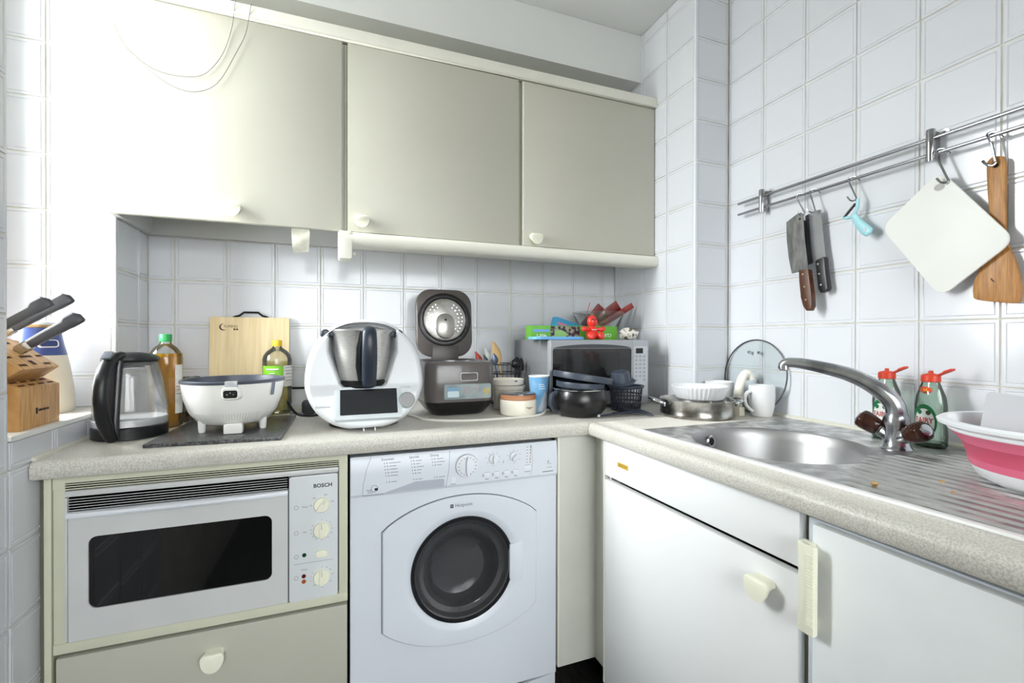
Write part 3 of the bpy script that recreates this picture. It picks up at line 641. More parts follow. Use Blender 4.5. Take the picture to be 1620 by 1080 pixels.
B().lathe([(0.1485, 0.0045), (0.1475, 0.0085), (0.1395, 0.0085), (0.1375, 0.0045)], 72, (DX, yd, DZ), 'y').build('door_ring', M('ring_black', (28, 29, 32), 0.25), WD)
B().lathe([(0.1400, 0.0060), (0.136, 0.0030), (0.131, -0.010), (0.126, -0.020), (0.120, -0.024), (0.112, -0.028), (0.104, -0.050), (0.096, -0.085), (0.082, -0.105), (0.05, -0.112), (0.0, -0.114)], 64, (0, 0, 0), 'y').xf(Matrix.Translation((DX, yd, DZ)) @ Matrix(((1, 0.10, 0, 0), (0, 1, 0, 0), (0, -0.42, 1, 0), (0, 0, 0, 1)))).build('door_glass', M('smoked_glass_bowl', (72, 73, 75), 0.14, coat=0.6), WD)
B().prism([(DX+0.1345, DZ-0.050), (DX+0.170, DZ-0.060), (DX+0.176, DZ-0.052), (DX+0.176, DZ+0.052), (DX+0.170, DZ+0.060), (DX+0.1345, DZ+0.050)], yd-0.0150, yd-0.001, 'xz').build('handle', WMW, WD, 0.003)
lg = text('Hotpoint', 0.0135, M('dark_grey_print', (70, 74, 84), .6), WD, (DX-0.002, yd-0.0116, DZ+0.1835), (1, 0, 0), (0, 0, 1))
lgm = B().box(DX-0.0405, DX-0.0315, yd-0.0116, yd-0.0108, DZ+0.1785, DZ+0.1880).build('logo', INK, WD)
text('H', 0.008, WPLAST, lgm, (DX-0.036, yd-0.0119, DZ+0.1833), (1, 0, 0), (0, 0, 1))

# filler strip between the washing machine and the sink unit
fl = thing('corner_filler', 'pale filler panel between washing machine and sink unit', 'panel', (0.69, 1.3, 0.156))
B().box(0.6235, 0.754, YV, 1.268, 0.156, 0.867).build('panel', M('filler_grey', (206, 206, 197), 0.45), fl)
B().box(0.6205, 0.6265, YV-0.003, 1.268, 0.160, 0.866).build('edge_strip', CORNICE, fl, 0.001)
# sink base unit
su = thing('sink_unit', 'white sink base unit with false drawer front and one door', 'cabinet', (1.0, 0.85, 0.0))
FXs = lambda y: 0.727 + (1.155-y)*0.034
def front(y0, y1, z0, z1, d=0.018, off=0.0):
    """a front lying in the slightly skewed face of the right-hand run"""
    b = B(); b.add([(FXs(y0)-off, y0, z0), (FXs(y1)-off, y1, z0), (FXs(y1)-off, y1, z1), (FXs(y0)-off, y0, z1), (FXs(y0)-off+d, y0, z0), (FXs(y1)-off+d, y1, z0), (FXs(y1)-off+d, y1, z1), (FXs(y0)-off+d, y0, z1)],
                   [(0, 1, 2, 3), (7, 6, 5, 4), (0, 4, 5, 1), (1, 5, 6, 2), (2, 6, 7, 3), (3, 7, 4, 0)]); return b
B().box(0.754, 0.772, 1.158, 1.25, 0.156, 0.866).build('corner_post', M('filler_grey', (206, 206, 197), 0.45), su)
B().box(0.772, 1.36, 1.142, 1.158, 0.15, 0.866).box(0.772, 1.36, 0.560, 0.578, 0.15, 0.866).box(0.772, 1.36, 0.578, 1.142, 0.15, 0.168).box(0.772, 0.790, 0.578, 1.142, 0.752, 0.764).build('carcass', CREAMB, su)
fd = front(0.562, 1.152, 0.7640, 0.866).build('drawer_front', DOORW, su, 0.002)
sd = front(0.564, 1.152, 0.150, 0.7510).build('door', DOORW, su, 0.002)
front(1.1525, 1.158, 0.150, 0.866, 0.018, 0.0012).build('edge_strip', CORNICE, su, 0.001)
knob(sd, (FXs(0.628), 0.628, 0.7180), (-1, 0, 0), (0, -1, 0), 0.052, 0.041, 0.028)
st = front(1.042, 1.090, 0.804, 0.817, 0.0006, 0.0007).build('sticker', M('gold_sticker', (196, 160, 52), 0.35), fd, label='small gold maker sticker')
text('BOSCH', 0.0105, M('brown_print', (110, 78, 30), 0.5), st, (FXs(1.066)-0.0010, 1.066, 0.8105), (0.034, -1, 0), (0, 0, 1))
B().box(0.80, 0.815, 0.56, 1.25, 0.0, 0.15).build('plinth', DARK, su)
# under-counter fridge
fg = thing('fridge', 'white under-counter fridge with a ribbed cream handle', 'fridge', (1.0, 0.26, 0.0))
FF = lambda y: 0.745 + (0.55-y)*0.012
B().box(0.760, 1.32, 0.0, 0.5560, 0.012, 0.855).build('body', M('fridge_grey', (206, 212, 220), 0.4), fg, 0.004)
for x in (0.80, 1.29):
    for y in (0.04, 0.51): B().lathe([(0.018, 0.0), (0.018, 0.014)], 12, (x, y, 0), cap=(True, True)).build('foot', BLACK, fg)
fdo = B().box(0.742, 0.768, 0.0, 0.536, 0.06, 0.8515).build('door', M('fridge_white', (238, 241, 242), 0.35), fg, 0.004)
hr = B(); prof = []
# bow handle: two lugs on the door edge and an upright grip
hd = B().prism(rrect(0.516, 0.543, 0.675, 0.822, 0.003), 0.718, 0.729, 'yz')
hd.box(0.724, 0.7425, 0.528, 0.5490, 0.675, 0.700); hd.box(0.724, 0.7425, 0.528, 0.5490, 0.797, 0.822)
hdo = hd.build('handle', CREAM, fdo, 0.002)
for i in range(24): B().box(0.7165, 0.7185, 0.516, 0.528, 0.690+i*0.0050, 0.6926+i*0.0050).build('rib', CREAM, hdo)

# ================================================================== on the window sill
bam = wood('knife_block_wood', (176, 128, 74), (214, 170, 112), (3, 30, 3), 4, 0.45)
bam2 = wood('knife_block_end', (150, 104, 58), (198, 152, 96), (30, 4, 4), 4, 0.5)
kb = thing('knife_block', 'bamboo knife block on the window sill holding three knives', 'knife block', (-0.70, 1.29, ZS))
KY0, KY1 = 1.2205, 1.3610
# outline in (x, z): front box with the small slots, head leaning back with the large ones
low = [(-0.762, ZS), (-0.611, ZS), (-0.611, 1.0580), (-0.640, 1.0720), (-0.700, 1.064), (-0.762, 1.050)]
B().prism(low, KY0, KY1, 'xz').build('base', bam, kb, 0.002)
hx = [(-0.762, 1.040), (-0.700, 1.055), (-0.640, 1.0735), (-0.6105, 1.0965), (-0.684, 1.1560), (-0.790, 1.1900), (-0.800, 1.10)]
KH = B().prism(hx, KY0, KY1, 'xz').build('head', bam, kb, 0.002)
# slots on the sloping head face and on the base top
p0 = Vector((-0.6105, 0, 1.0965)); p1 = Vector((-0.684, 0, 1.1560)); sl = (p1-p0); Ls = sl.length; sl.normalize(); nn = Vector((-sl.z, 0, sl.x)) * -1
nn = Vector((sl.z, 0, -sl.x)) if Vector((sl.z, 0, -sl.x)).z > 0 else Vector((-sl.z, 0, sl.x))
slot_m = M('slot_dark', (70, 46, 24), 0.9)
def slot(parent, P, D, N, y, wy, dd):
    c = P; b = B(); q = []
    for sy, sd in ((-1, -1), (1, -1), (1, 1), (-1, 1)): q.append(c + Vector((0, y+sy*wy/2, 0)) + D*sd*dd/2)
    b.loft([[v + N*0.0004 for v in q], [v - N*0.004 for v in q]]).build('slot', slot_m, parent)
for t, row in ((0.14, ((1.250, 0.024), (1.333, 0.024))), (0.42, ((1.238, 0.030), (1.300, 0.040), (1.345, 0.020))), (0.68, ((1.245, 0.036), (1.325, 0.040))), (0.90, ((1.240, 0.026), (1.300, 0.034)))):
    for y, wy in row: slot(KH, p0 + sl*Ls*t, sl, nn, y, wy, 0.006)
slot(KH, p0 + sl*Ls*0.2, sl, nn, 1.290, 0.014, 0.014)
q0 = Vector((-0.611, 0, 1.0580)); q1 = Vector((-0.640, 0, 1.0720)); ql = (q1-q0).normalized(); qn = Vector((ql.z, 0, -ql.x)); qn = qn if qn.z > 0 else -qn
KBase = [o for o in kb.children if o.name.startswith('base')][0]
for t in (0.28, 0.75):
    for i in range(4): slot(KBase, q0 + (q1-q0)*t, ql, qn, 1.241+i*0.033, 0.021, 0.0050)

mk = B().box(-0.6108, -0.6104, 1.272, 1.278, 0.999, 1.012); mk.build('logo', INK, KBase)
for i, wy in enumerate((0.0035, 0.0035, 0.0025, 0.0035, 0.0035, 0.0025, 0.0035, 0.003)): B().box(-0.6108, -0.6104, 1.281+i*0.0048, 1.281+i*0.0048+wy, 1.0035, 1.0085).build('logo_letter', INK, KBase)
kgrey = M('knife_grey', (120, 122, 130), 0.35); kblk = M('knife_charcoal', (62, 63, 68), 0.35); kst = M('knife_steel', (196, 196, 198), 0.2, metal=1.0)
def block_knife(base, length, label, tilt=0.62):
    D = Vector((math.cos(tilt), 0, math.sin(tilt))); Nn = Vector((-math.sin(tilt), 0, math.cos(tilt)))
    t = thing('kitchen_knife', label, 'knife', base, group='knives in the bamboo block')
    P = Vector(base)
    def sec(s, w, h0, h1): return [P + D*s + Vector((0, sy*w/2, 0)) + Nn*hh for sy, hh in ((-1, h0), (1, h0), (1, h1), (-1, h1))]
    L = length
    B().loft([sec(-0.02, 0.0025, -0.008, 0.008), sec(0.004, 0.0025, -0.008, 0.008)]).build('blade', kst, t)
    B().loft([sec(0.0, 0.012, -0.010, 0.010), sec(0.014, 0.016, -0.011, 0.011), sec(0.026, 0.016, -0.010, 0.010)]).build('bolster', kst, t, 0.002)
    B().loft([sec(0.026, 0.016, -0.009, 0.007), sec(L*0.45, 0.017, -0.010, 0.008), sec(L*0.74, 0.017, -0.011, 0.008), sec(L*0.80, 0.018, -0.012, 0.013), sec(L*0.95, 0.018, -0.012, 0.013), sec(L, 0.014, -0.010, 0.006)]).build('handle', kblk, t, 0.003)
    B().loft([sec(0.026, 0.0165, 0.0045, 0.0095), sec(L*0.45, 0.0175, 0.0055, 0.0105), sec(L*0.74, 0.0175, 0.0055, 0.0105), sec(L*0.80, 0.0185, 0.0105, 0.0155), sec(L*0.95, 0.0185, 0.0105, 0.0150)]).build('spine', M('knife_spine_lit', (206, 207, 214), 0.3), t, 0.001)  # grey spine made paler; white light along the top is in its colour
    return t
block_knife((-0.655, 1.300, 1.133), 0.135, 'charcoal-handled kitchen knife lowest in the bamboo block, its whole handle showing')
block_knife((-0.690, 1.250, 1.160), 0.140, 'charcoal-handled kitchen knife in the bamboo block, partly behind the tiled wall edge')
block_knife((-0.705, 1.345, 1.170), 0.150, 'kitchen knife at the back of the bamboo block, only its rounded handle tip showing')
# enamel-blue and cream flask
fk = thing('vacuum_jug', 'cream and blue jug on the window sill behind the knife block', 'jug', (-0.728, 1.525, ZS))
cc = (-0.728, 1.525, 0)
B().lathe([(0.0, ZS), (0.066, ZS), (0.070, ZS+0.006), (0.069, ZS+0.05), (0.060, ZS+0.12), (0.055, ZS+0.148)], 32, cc).build('body', M('jug_cream', (232, 226, 212), 0.35), fk)
JB = B().lathe([(0.0552, ZS+0.148), (0.049, ZS+0.175), (0.044, ZS+0.205), (0.043, ZS+0.218), (0.0, ZS+0.218)], 32, cc).build('shoulder', M('jug_blue', (66, 86, 150), 0.3), fk)
B().lathe([(0.040, ZS+0.218), (0.041, ZS+0.221), (0.040, ZS+0.226)], 32, cc).build('metal_band', M('brass_band', (196, 168, 120), 0.3, metal=0.8), fk)
B().lathe([(0.040, ZS+0.226), (0.036, ZS+0.232), (0.0, ZS+0.234)], 32, cc).build('lid', WPLAST, fk)
aj = -0.75
mj = Matrix.Translation((cc[0]+0.0505*math.cos(aj), cc[1]+0.0505*math.sin(aj), ZS+0.178)) @ Vector((math.cos(aj), math.sin(aj), 0.2)).to_track_quat('Z', 'Y').to_matrix().to_4x4()
lb = B().prism(rrect(-0.020, 0.020, -0.010, 0.010, 0.007), -0.004, 0.0015, 'xy').xf(mj).build('badge', M('jug_badge', (236, 236, 240), 0.4), JB)
B().prism(rrect(-0.017, 0.017, -0.0075, 0.0075, 0.005), 0.0016, 0.0019, 'xy').xf(mj).build('badge_face', M('jug_blue_dark', (50, 66, 124), 0.4), lb)

# ================================================================== on the back worktop
Z0 = CT + 0.0002
# glass kettle
kt = thing('electric_kettle', 'glass electric kettle with black handle and base by the window', 'kettle', (-0.513, 1.465, Z0), math.radians(-7.5), world=False)
kg = clear('kettle_glass', (250, 251, 252), 0.05, haze=0.16)
B().lathe([(0.0, 0.0), (0.072, 0.0), (0.0790, 0.003), (0.0795, 0.030), (0.077, 0.033), (0.0, 0.033)], 40).build('base', BLACK, kt)
B().lathe([(0.0775, 0.033), (0.0785, 0.036), (0.0785, 0.050), (0.077, 0.051)], 40).build('steel_band', M('kettle_band', (225, 226, 230), 0.25, metal=0.6), kt)
B().lathe([(0.077, 0.051), (0.0765, 0.075), (0.073, 0.11), (0.0665, 0.15), (0.0585, 0.188), (0.0565, 0.196)], 40).build('glass_body', kg, kt)
B().lathe([(0.0, 0.0515), (0.076, 0.0515)], 40).build('heating_plate', M('kettle_plate', (238, 238, 240), 0.3, metal=0.3), kt)
kl = B().lathe([(0.050, 0.185), (0.0585, 0.196), (0.0605, 0.200), (0.059, 0.207), (0.045, 0.215), (0.02, 0.219), (0.0, 0.219)], 36).build('lid', BLACK, kt)
B().lathe([(0.028, 0.182), (0.030, 0.180), (0.028, 0.178), (0.026, 0.180)], 24, (0, 0.0, 0)).build('filter_ring', CHROME, kl)
B().prism([(-0.022, 0.045), (0.022, 0.045), (0.006, 0.083), (-0.006, 0.083)], 0.188, 0.203, 'xy').build('spout', BLACK, kl, 0.003)
hpth = smooth([(0, -0.045, 0.212), (0, -0.076, 0.206), (0, -0.103, 0.186), (0, -0.119, 0.150), (0, -0.123, 0.110), (0, -0.117, 0.072), (0, -0.104, 0.042), (0, -0.090, 0.020), (0, -0.080, 0.008)], 4)
nk = len(hpth)
B().tube(hpth, [0.0105+0.0015*math.sin(PI*i/nk) for i in range(nk)], 14, side=(1, 0, 0), flat=[1.35 - 0.2*abs(i/nk-.4) for i in range(nk)]).build('handle', BLACK, kt, ang=60)
bs = [(0, -0.0640, 0.200), (0, -0.0690, 0.15), (0, -0.0750, 0.10), (0, -0.0795, 0.05), (0, -0.082, 0.012)]
B().tube(bs, 0.007, 10, side=(1, 0, 0), flat=2.3).build('handle_bar', M('kettle_bar', (34, 35, 40), 0.25), kt, ang=60)
B().prism(rrect(-0.010, 0.010, -0.012, 0.012, 0.004), -0.002, 0.004, 'xy').xf(Matrix.Translation((0, -0.095, 0.213)) @ Matrix.Rotation(0.75, 4, 'X')).build('lid_button', M('grey_button', (90, 94, 102), 0.3), kt, 0.001)
# cooking oil bottles
def bottle(name, label, loc, rz, cap_m, oil_m, h, r, fill, group, lab):
    t = thing(name, label, 'bottle', loc, rz, group, world=False)
    k = h/0.262
    prof = [(0.0, 0.0), (r*0.86, 0.0), (r, 0.006*k), (r*0.93, 0.028*k), (r, 0.036*k), (r*0.97, 0.12*k), (r, 0.18*k), (r*1.0, 0.198*k), (r*0.93, 0.212*k), (r*0.70, 0.228*k), (r*0.36, 0.240*k), (0.0135, 0.246*k), (0.0135, 0.258*k)]
    B().lathe(prof, 32, sy=0.92).build('bottle_body', clear('pet_'+name, (250, 252, 250), 0.08, haze=0.05), t)
    zf = fill*k; op = [(a_*0.975, z) for a_, z in prof if z < zf-0.001]
    rl = op[-1][0]; op[0] = (0.0, 0.002); op.append((rl, zf)); op.append((0.0, zf))
    B().lathe(op, 32, sy=0.92).build('oil', oil_m, t)
    B().lathe([(0.0145, 0.246*k), (0.0155, 0.247*k), (0.0155, 0.266*k), (0.0145, 0.268*k), (0.0, 0.268*k)], 24).build('cap', cap_m, t, 0.001)
    for a0, a1, z0, z1, m, nm in lab:
        b = B(); rg = []
        for i in range(11):
            a = a0+(a1-a0)*i/10; rg.append([((r*1.004)*math.cos(a), (r*1.004)*math.sin(a)*0.92, z0*k), ((r*1.004)*math.cos(a), (r*1.004)*math.sin(a)*0.92, z1*k)])
        b.loft(rg, (False, False), False).build(nm, m, t)
    return t
def oil(name, rgb, dens):
    return clear(name, rgb, 0.02, 0.05, haze=dens, hcol=rgb)
LBW = two_tone('bottle_label_white', (236, 236, 232), (214, 210, 200), 30, 0.4, 0.6, rough=0.5)
t1 = bottle('oil_bottle', 'green-capped bottle of golden cooking oil behind the kettle', (-0.474, 1.588, Z0), 0, M('green_cap', (44, 160, 84), 0.35), oil('golden_oil', (244, 200, 48), 0.28), 0.262, 0.041, 0.212, 'bottles of oil', [(-0.75, -0.05, 0.04, 0.18, LBW, 'label')])
for i, c in enumerate(((190, 60, 50), (200, 150, 60), (120, 120, 110))):
    B().tube([(0.0415*math.cos(a), 0.0415*math.sin(a)*0.92, 0.118+0.011*-i) for a in (-0.68, -0.5, -0.3, -0.14)], 0.0009, 4).build('print_line', M('oil_print_%d' % i, c, 0.5), t1)
GLB = M('lime_label', (122, 196, 40), 0.45)
t2 = bottle('vegetable_oil_bottle', 'yellow-capped bottle of pale oil with a green label', (-0.203, 1.744, Z0), 0.25, M('yellow_cap', (232, 192, 40), 0.35), oil('pale_oil', (250, 246, 196), 0.12), 0.245, 0.0455, 0.19, 'bottles of oil', [(-2.9, -1.30, 0.112, 0.176, GLB, 'label'), (-1.27, 0.1, 0.10, 0.176, LBW, 'back_label')])
def on_b(a0, zc, r=0.0462): return lambda u, v: (r*math.cos(a0+u/r), r*math.sin(a0+u/r)*0.92, zc+v)
WI = M('white_print', (240, 242, 240), 0.5)
for i, (z, w_) in enumerate(((0.152, 0.040), (0.139, 0.016), (0.128, 0.030), (0.112, 0.026))):
    a = -2.05; B().tube([on_b(a, z)(u, 0) for u in (-w_/2, -w_/4, 0, w_/4, w_/2)], 0.0017 if i else 0.003, 4).build('print_line', WI, t2)
for i in range(5): B().tube([on_b(-0.75, 0.158-0.011*i)(u, 0) for u in (-0.016, 0, 0.016)], 0.0009, 4).build('print_line', GREYINK, t2)
# small glass jar behind the pan
jr = thing('glass_jar', 'small clear glass jar with dark contents behind the electric pan', 'jar', (-0.432, 1.672, Z0))
jc = (-0.432, 1.672, Z0)
B().lathe([(0.0, 0.0), (0.024, 0.0), (0.026, 0.004), (0.026, 0.105), (0.024, 0.112), (0.024, 0.135), (0.0225, 0.137)], 24, jc).build('glass', clear('jar_glass', (214, 220, 214), 0.4), jr)
B().lathe([(0.0, 0.002), (0.0245, 0.002), (0.0245, 0.030), (0.0, 0.032)], 24, jc).build('contents', M('dark_spice', (44, 34, 20), 0.7), jr)
# dark granite-effect board under the electric pan
sp_ = two_tone('granite_board', (52, 52, 54), (108, 108, 108), 160, 0.45, 0.7, rough=0.3, detail=3)
gbrd = B().prism([(-0.430, 1.288), (-0.139, 1.272), (-0.134, 1.632), (-0.418, 1.640)], Z0, Z0+0.009, 'xy')
tag(gbrd.build('worktop_saver', sp_, None, 0.002), 'flat dark granite-effect board under the electric pan', 'board')
# electric pan
ep = thing('electric_pan', 'white round electric pan with grey lining and black socket', 'pan', (-0.275, 1.452, Z0+0.0092), world=False)
PW = M('pan_white', (230, 229, 224), 0.32)
pr = [(0.0, 0.018), (0.070, 0.018), (0.086, 0.024), (0.105, 0.050), (0.117, 0.085), (0.1225, 0.120), (0.1235, 0.128)]
B().lathe(pr, 56).build('shell', PW, ep, ang=50)
PGm = M('pan_grey_lining', (70, 74, 86), 0.35)
B().lathe([(0.1235, 0.128), (0.1255, 0.129), (0.1260, 0.1345), (0.1235, 0.137), (0.1195, 0.136), (0.117, 0.125), (0.105, 0.060), (0.080, 0.040), (0.0, 0.038)], 56).build('lining', PGm, ep)
for a in (-2.45, -0.45, 0.9, 2.3):
    B().lathe([(0.0070, 0.0), (0.0085, 0.004), (0.0100, 0.030)], 14, (0.083*math.cos(a), 0.083*math.sin(a), 0), cap=(True, True)).build('foot', PW, ep)
B().prism(rrect(-0.021, 0.021, -0.002, 0.023, 0.003), -0.101, -0.078, 'xz').xf(Matrix.Translation((0.016, -0.004, 0.003))).build('connector', PW, ep, 0.002)
sk_ = B(); rings = []
for y, k in ((-0.108, 1.25), (-0.122, 1.12), (-0.132, 1.0), (-0.1335, 0.94)):
    rings.append([(0.016+x*k, y, 0.108+z*k) for x, z in rrect(-0.020, 0.020, -0.016, 0.014, 0.010, 5)])
SO = sk_.loft(rings).build('socket', PW, ep, ang=50)
SB = B().prism(rrect(0.016-0.0155, 0.016+0.0155, 0.096, 0.1155, 0.005), -0.1342, -0.130, 'xz').build('socket_face', BLACKG, SO)
for x, z in ((0.009, 0.105), (0.016, 0.109), (0.023, 0.105)): B().lathe([(0.0014, 0), (0.0012, 0.0015), (0, 0.0018)], 8, (x, -0.1342, z), 'y').build('pin', CHROME, SB)
B().box(0.002, 0.030, -0.1285, -0.112, 0.122, 0.1375).build('clip', M('clear_clip', (214, 218, 222), 0.12, trans=0.3), ep, 0.002)
a = -0.56; B().add([(0.1245*math.cos(a+d), 0.1245*math.sin(a+d), 0.128 if t else 0.092) if t else (0.1195*math.cos(a+d), 0.1195*math.sin(a+d), 0.094) for d, t in ((-0.055, 0), (0.055, 0), (0.055, 1), (-0.055, 1))], [(0, 1, 2, 3)]).build('grey_label', M('pan_label', (110, 116, 130), 0.4), ep)
gm = M('vent_groove', (200, 199, 194), 0.5)
for i in range(26):
    a = -PI/2 - 0.80 + i*0.062
    B().tube([((r+0.0002)*math.cos(a), (r+0.0002)*math.sin(a), z) for r, z in ((0.0925, 0.032), (0.099, 0.042), (0.106, 0.052))], 0.0007, 4).build('vent_groove', gm, ep)
# bamboo chopping board leaning on the tiles
cb = thing('chopping_board', 'pale bamboo chopping board with black handle leaning on the back tiles', 'chopping board', (-0.296, 1.80, Z0), world=False)
cbm = wood('pale_bamboo', (226, 202, 154), (240, 221, 180), (22, 2, 1.2), 4, 0.5)
tl = Matrix.Rotation(-0.075, 4, 'X')
bd = B().box(-0.1235, 0.1235, 0, 0.016, 0, 0.332).xf(tl).build('board', cbm, cb, 0.003)
B().tube([tuple(tl @ Vector(p)) for p in ((-0.058, 0.008, 0.328), (-0.050, 0.008, 0.334), (-0.036, 0.008, 0.338), (-0.022, 0.008, 0.350), (0.022, 0.008, 0.350), (0.036, 0.008, 0.338), (0.050, 0.008, 0.334), (0.058, 0.008, 0.328))], 0.0036, 8).build('handle', BLACK, cb)
brm = M('burnt_print', (84, 52, 26), 0.7)
o_ = lambda x, z: tl @ Vector((x, -0.0005, z))
text('YUFENG', 0.0115, brm, bd, tuple(o_(-0.060, 0.2985)), (1, 0, 0), tuple(tl @ Vector((0, 0, 1))))
cres = B(); rg = []
for i in range(13):
    a = math.radians(95+i*17); wd = 0.0022*math.sin(PI*i/12)+0.0002
    rg.append([o_(-0.080+(0.0125-wd)*math.cos(a), 0.297+(0.0115-wd)*math.sin(a)), o_(-0.080+(0.0125+wd)*math.cos(a), 0.297+(0.0115+wd)*math.sin(a))])
cres.loft(rg, (False, False), False).build('logo', brm, bd)
for x in (-0.052, -0.044): B().add([o_(x, 0.286), o_(x+0.006, 0.286), o_(x+0.006, 0.2915), o_(x, 0.2915)], [(0, 1, 2, 3)]).build('logo', brm, bd)
# cables and plug behind the food processor
tag(B().tube(smooth([(-0.165, 1.835, 0.982), (-0.13, 1.833, 0.9815), (-0.095, 1.833, 0.984), (-0.06, 1.83, 0.985), (0.0, 1.83, 0.97)], 4), 0.0042, 8).build('cable', BLACK), 'black cable running level along the back wall tiles', 'cable')
tag(B().tube(smooth([(-0.150, 1.535, 0.973), (-0.143, 1.55, 0.950), (-0.128, 1.575, 0.9250), (-0.108, 1.60, Z0+0.0085), (-0.080, 1.61, Z0+0.006), (-0.045, 1.62, Z0+0.010), (-0.02, 1.65, Z0+0.0045)], 5), 0.0042, 8).build('cable', BLACK), 'black cable curving down beside the electric pan', 'cable')
pg = thing('mains_plug', 'black three-pin plug lying by the food processor', 'plug', (-0.100, 1.700, Z0))
B().prism(rrect(-0.122, -0.078, Z0+0.001, Z0+0.048, 0.012), 1.675, 1.698, 'xz').build('body', BLACK, pg, 0.004)
B().prism(rrect(-0.116, -0.084, Z0+0.008, Z0+0.042, 0.010), 1.698, 1.712, 'xz').build('pin_face', BLACK, pg, 0.003)
for x, z, w_ in ((-0.111, 0.012, .006), (-0.091, 0.012, .006), (-0.1, 0.034, .004)): B().box(x, x+w_, 1.712, 1.730, Z0+z, Z0+z+0.004).build('pin', M('brass_pin', (170, 150, 96), 0.3, metal=1), pg)
B().tube(smooth([(-0.100, 1.687, Z0+0.006), (-0.125, 1.69, Z0+0.006), (-0.150, 1.70, Z0+0.0045), (-0.160, 1.70, Z0+0.0045)], 4), 0.0038, 8).build('lead', M('grey_lead', (90, 90, 84), 0.5), pg)

# ------------------------------------------------------------------ food processor
fpz = thing('food_processor', 'white food processor with steel bowl and dark touch screen', 'food processor', (0.068, 1.43, Z0), world=False)
FW = M('processor_white', (220, 222, 226), 0.3)
def outline(k, n=48):
    """egg-shaped front outline, (x, z)"""
    out = []
    for i in range(n):
        a = 2*PI*i/n - PI/2; c, s = math.cos(a), math.sin(a)
        x = 0.163*math.copysign(abs(c)**0.82, c); z = 0.1575 + 0.1545*math.copysign(abs(s)**0.88, s)
        x *= 1 - 0.10*max(0, (z-0.12)/0.19)
        out.append((x*k, 0.150+(z-0.150)*k))
    return out
def sstep(t): t = min(max(t, 0), 1); return t*t*(3-2*t)
def hollow(x, z):
    """how far the front is set back around the bowl"""
    if z < 0.105: return 0.0
    w_ = 0.050 + 0.034*min(1, max(0, (z-0.118)/0.10)); zz = 0.122 - 0.012*(1-min(1, abs(x+0.008)/0.06)**2)
    return 0.092*sstep((w_ + 0.010 - abs(x+0.008))/0.016)*sstep((z-zz)/0.014)
def lean_y(y, x, z): return y - 0.020*max(0, (0.10-z)/0.1) + 0.030*max(0, (z-0.13)/0.17)
rs = []
for y, k in ((0.120, 0.80), (0.095, 0.90), (0.03, 0.97), (-0.055, 1.0), (-0.085, 0.985), (-0.100, 0.945)):
    rs.append([(x, lean_y(y, x, z), max(z, 0.008)) for x, z in outline(k, 160)])
for i in range(46):
    k = 0.90*(1-i/45) + 0.004
    rs.append([(x, lean_y(-0.106, x, z) + hollow(x, z), max(z, 0.008)) for x, z in outline(k, 160)])
FB = B().loft(rs).build('body', FW, fpz, ang=50)
B().lathe([(0.100, 0.0), (0.100, 0.012)], 32, (0, 0.020, 0), sy=0.9, cap=(True, True)).build('foot_ring', BLACK, fpz)
for x in (-0.008, 0.022): B().box(x-0.002, x+0.002, -0.118, -0.106, 0.001, 0.009).build('latch', WPLAST, fpz)
# bowl sunk in the top front
B().lathe([(0.0, 0.118), (0.058, 0.118), (0.0635, 0.124), (0.066, 0.134), (0.06, 0.136)], 40, (-0.008, -0.052, 0), sy=0.98).build('bowl_seat', BLACK, fpz)
JS = B().lathe([(0.057, 0.134), (0.063, 0.140), (0.0755, 0.215), (0.0800, 0.268), (0.0850, 0.276), (0.0855, 0.281), (0.083, 0.281), (0.077, 0.272), (0.070, 0.21), (0.0, 0.16)], 48, (-0.008, -0.050, 0)).build('mixing_bowl', two_tone('bowl_steel', (206, 204, 200), (228, 226, 223), 60, 0.35, 0.65, rough=0.36, metal=1.0, stretch=(1, 1, 12)), fpz)
h1 = smooth([(0, -0.128, 0.280), (0, -0.140, 0.272), (0, -0.146, 0.240), (0, -0.142, 0.200), (0, -0.132, 0.165), (0, -0.122, 0.135), (0, -0.115, 0.127)], 4)
hm = M('processor_handle', (44, 50, 62), 0.35)
B().tube([(0.006, y, z) for _, y, z in h1], [0.010]*len(h1), 12, side=(1, 0, 0), flat=[1.7+0.3*math.sin(PI*i/len(h1)) for i in range(len(h1))]).build('bowl_handle', hm, JS, ang=60)
B().tube([(-0.012, -0.130, 0.275), (-0.020, -0.126, 0.23), (-0.021, -0.120, 0.18), (-0.014, -0.113, 0.14)], 0.006, 10, side=(1, 0, 0), flat=1.5).build('handle_grip', BLACK, JS)
for sx in (-1, 1):
    b = B().lathe([(0.0, -0.012), (0.011, -0.012), (0.0135, -0.008), (0.0135, 0.008), (0.011, 0.012), (0.0, 0.012)], 16, (-0.008+sx*0.099, -0.060, 0.268), 'y'); b.box(-0.008+sx*0.082-0.014, -0.008+sx*0.082+0.014, -0.067, -0.045, 0.262, 0.275)
    b.build('locking_arm', hm, fpz, 0.002)
top = B(); rg = []
for i in range(17):
    a = PI*(0.14+0.72*i/16); rg.append([(-0.004+0.118*math.cos(a), -0.02, 0.232+0.078*math.sin(a)), (-0.004+0.113*math.cos(a), -0.02, 0.228+0.066*math.sin(a)), (-0.004+0.113*math.cos(a), 0.03, 0.228+0.066*math.sin(a)), (-0.004+0.118*math.cos(a), 0.03, 0.232+0.082*math.sin(a))])
top.loft(rg).build('rim_band', M('rim_grey', (158, 160, 164), 0.35), fpz, ang=50)
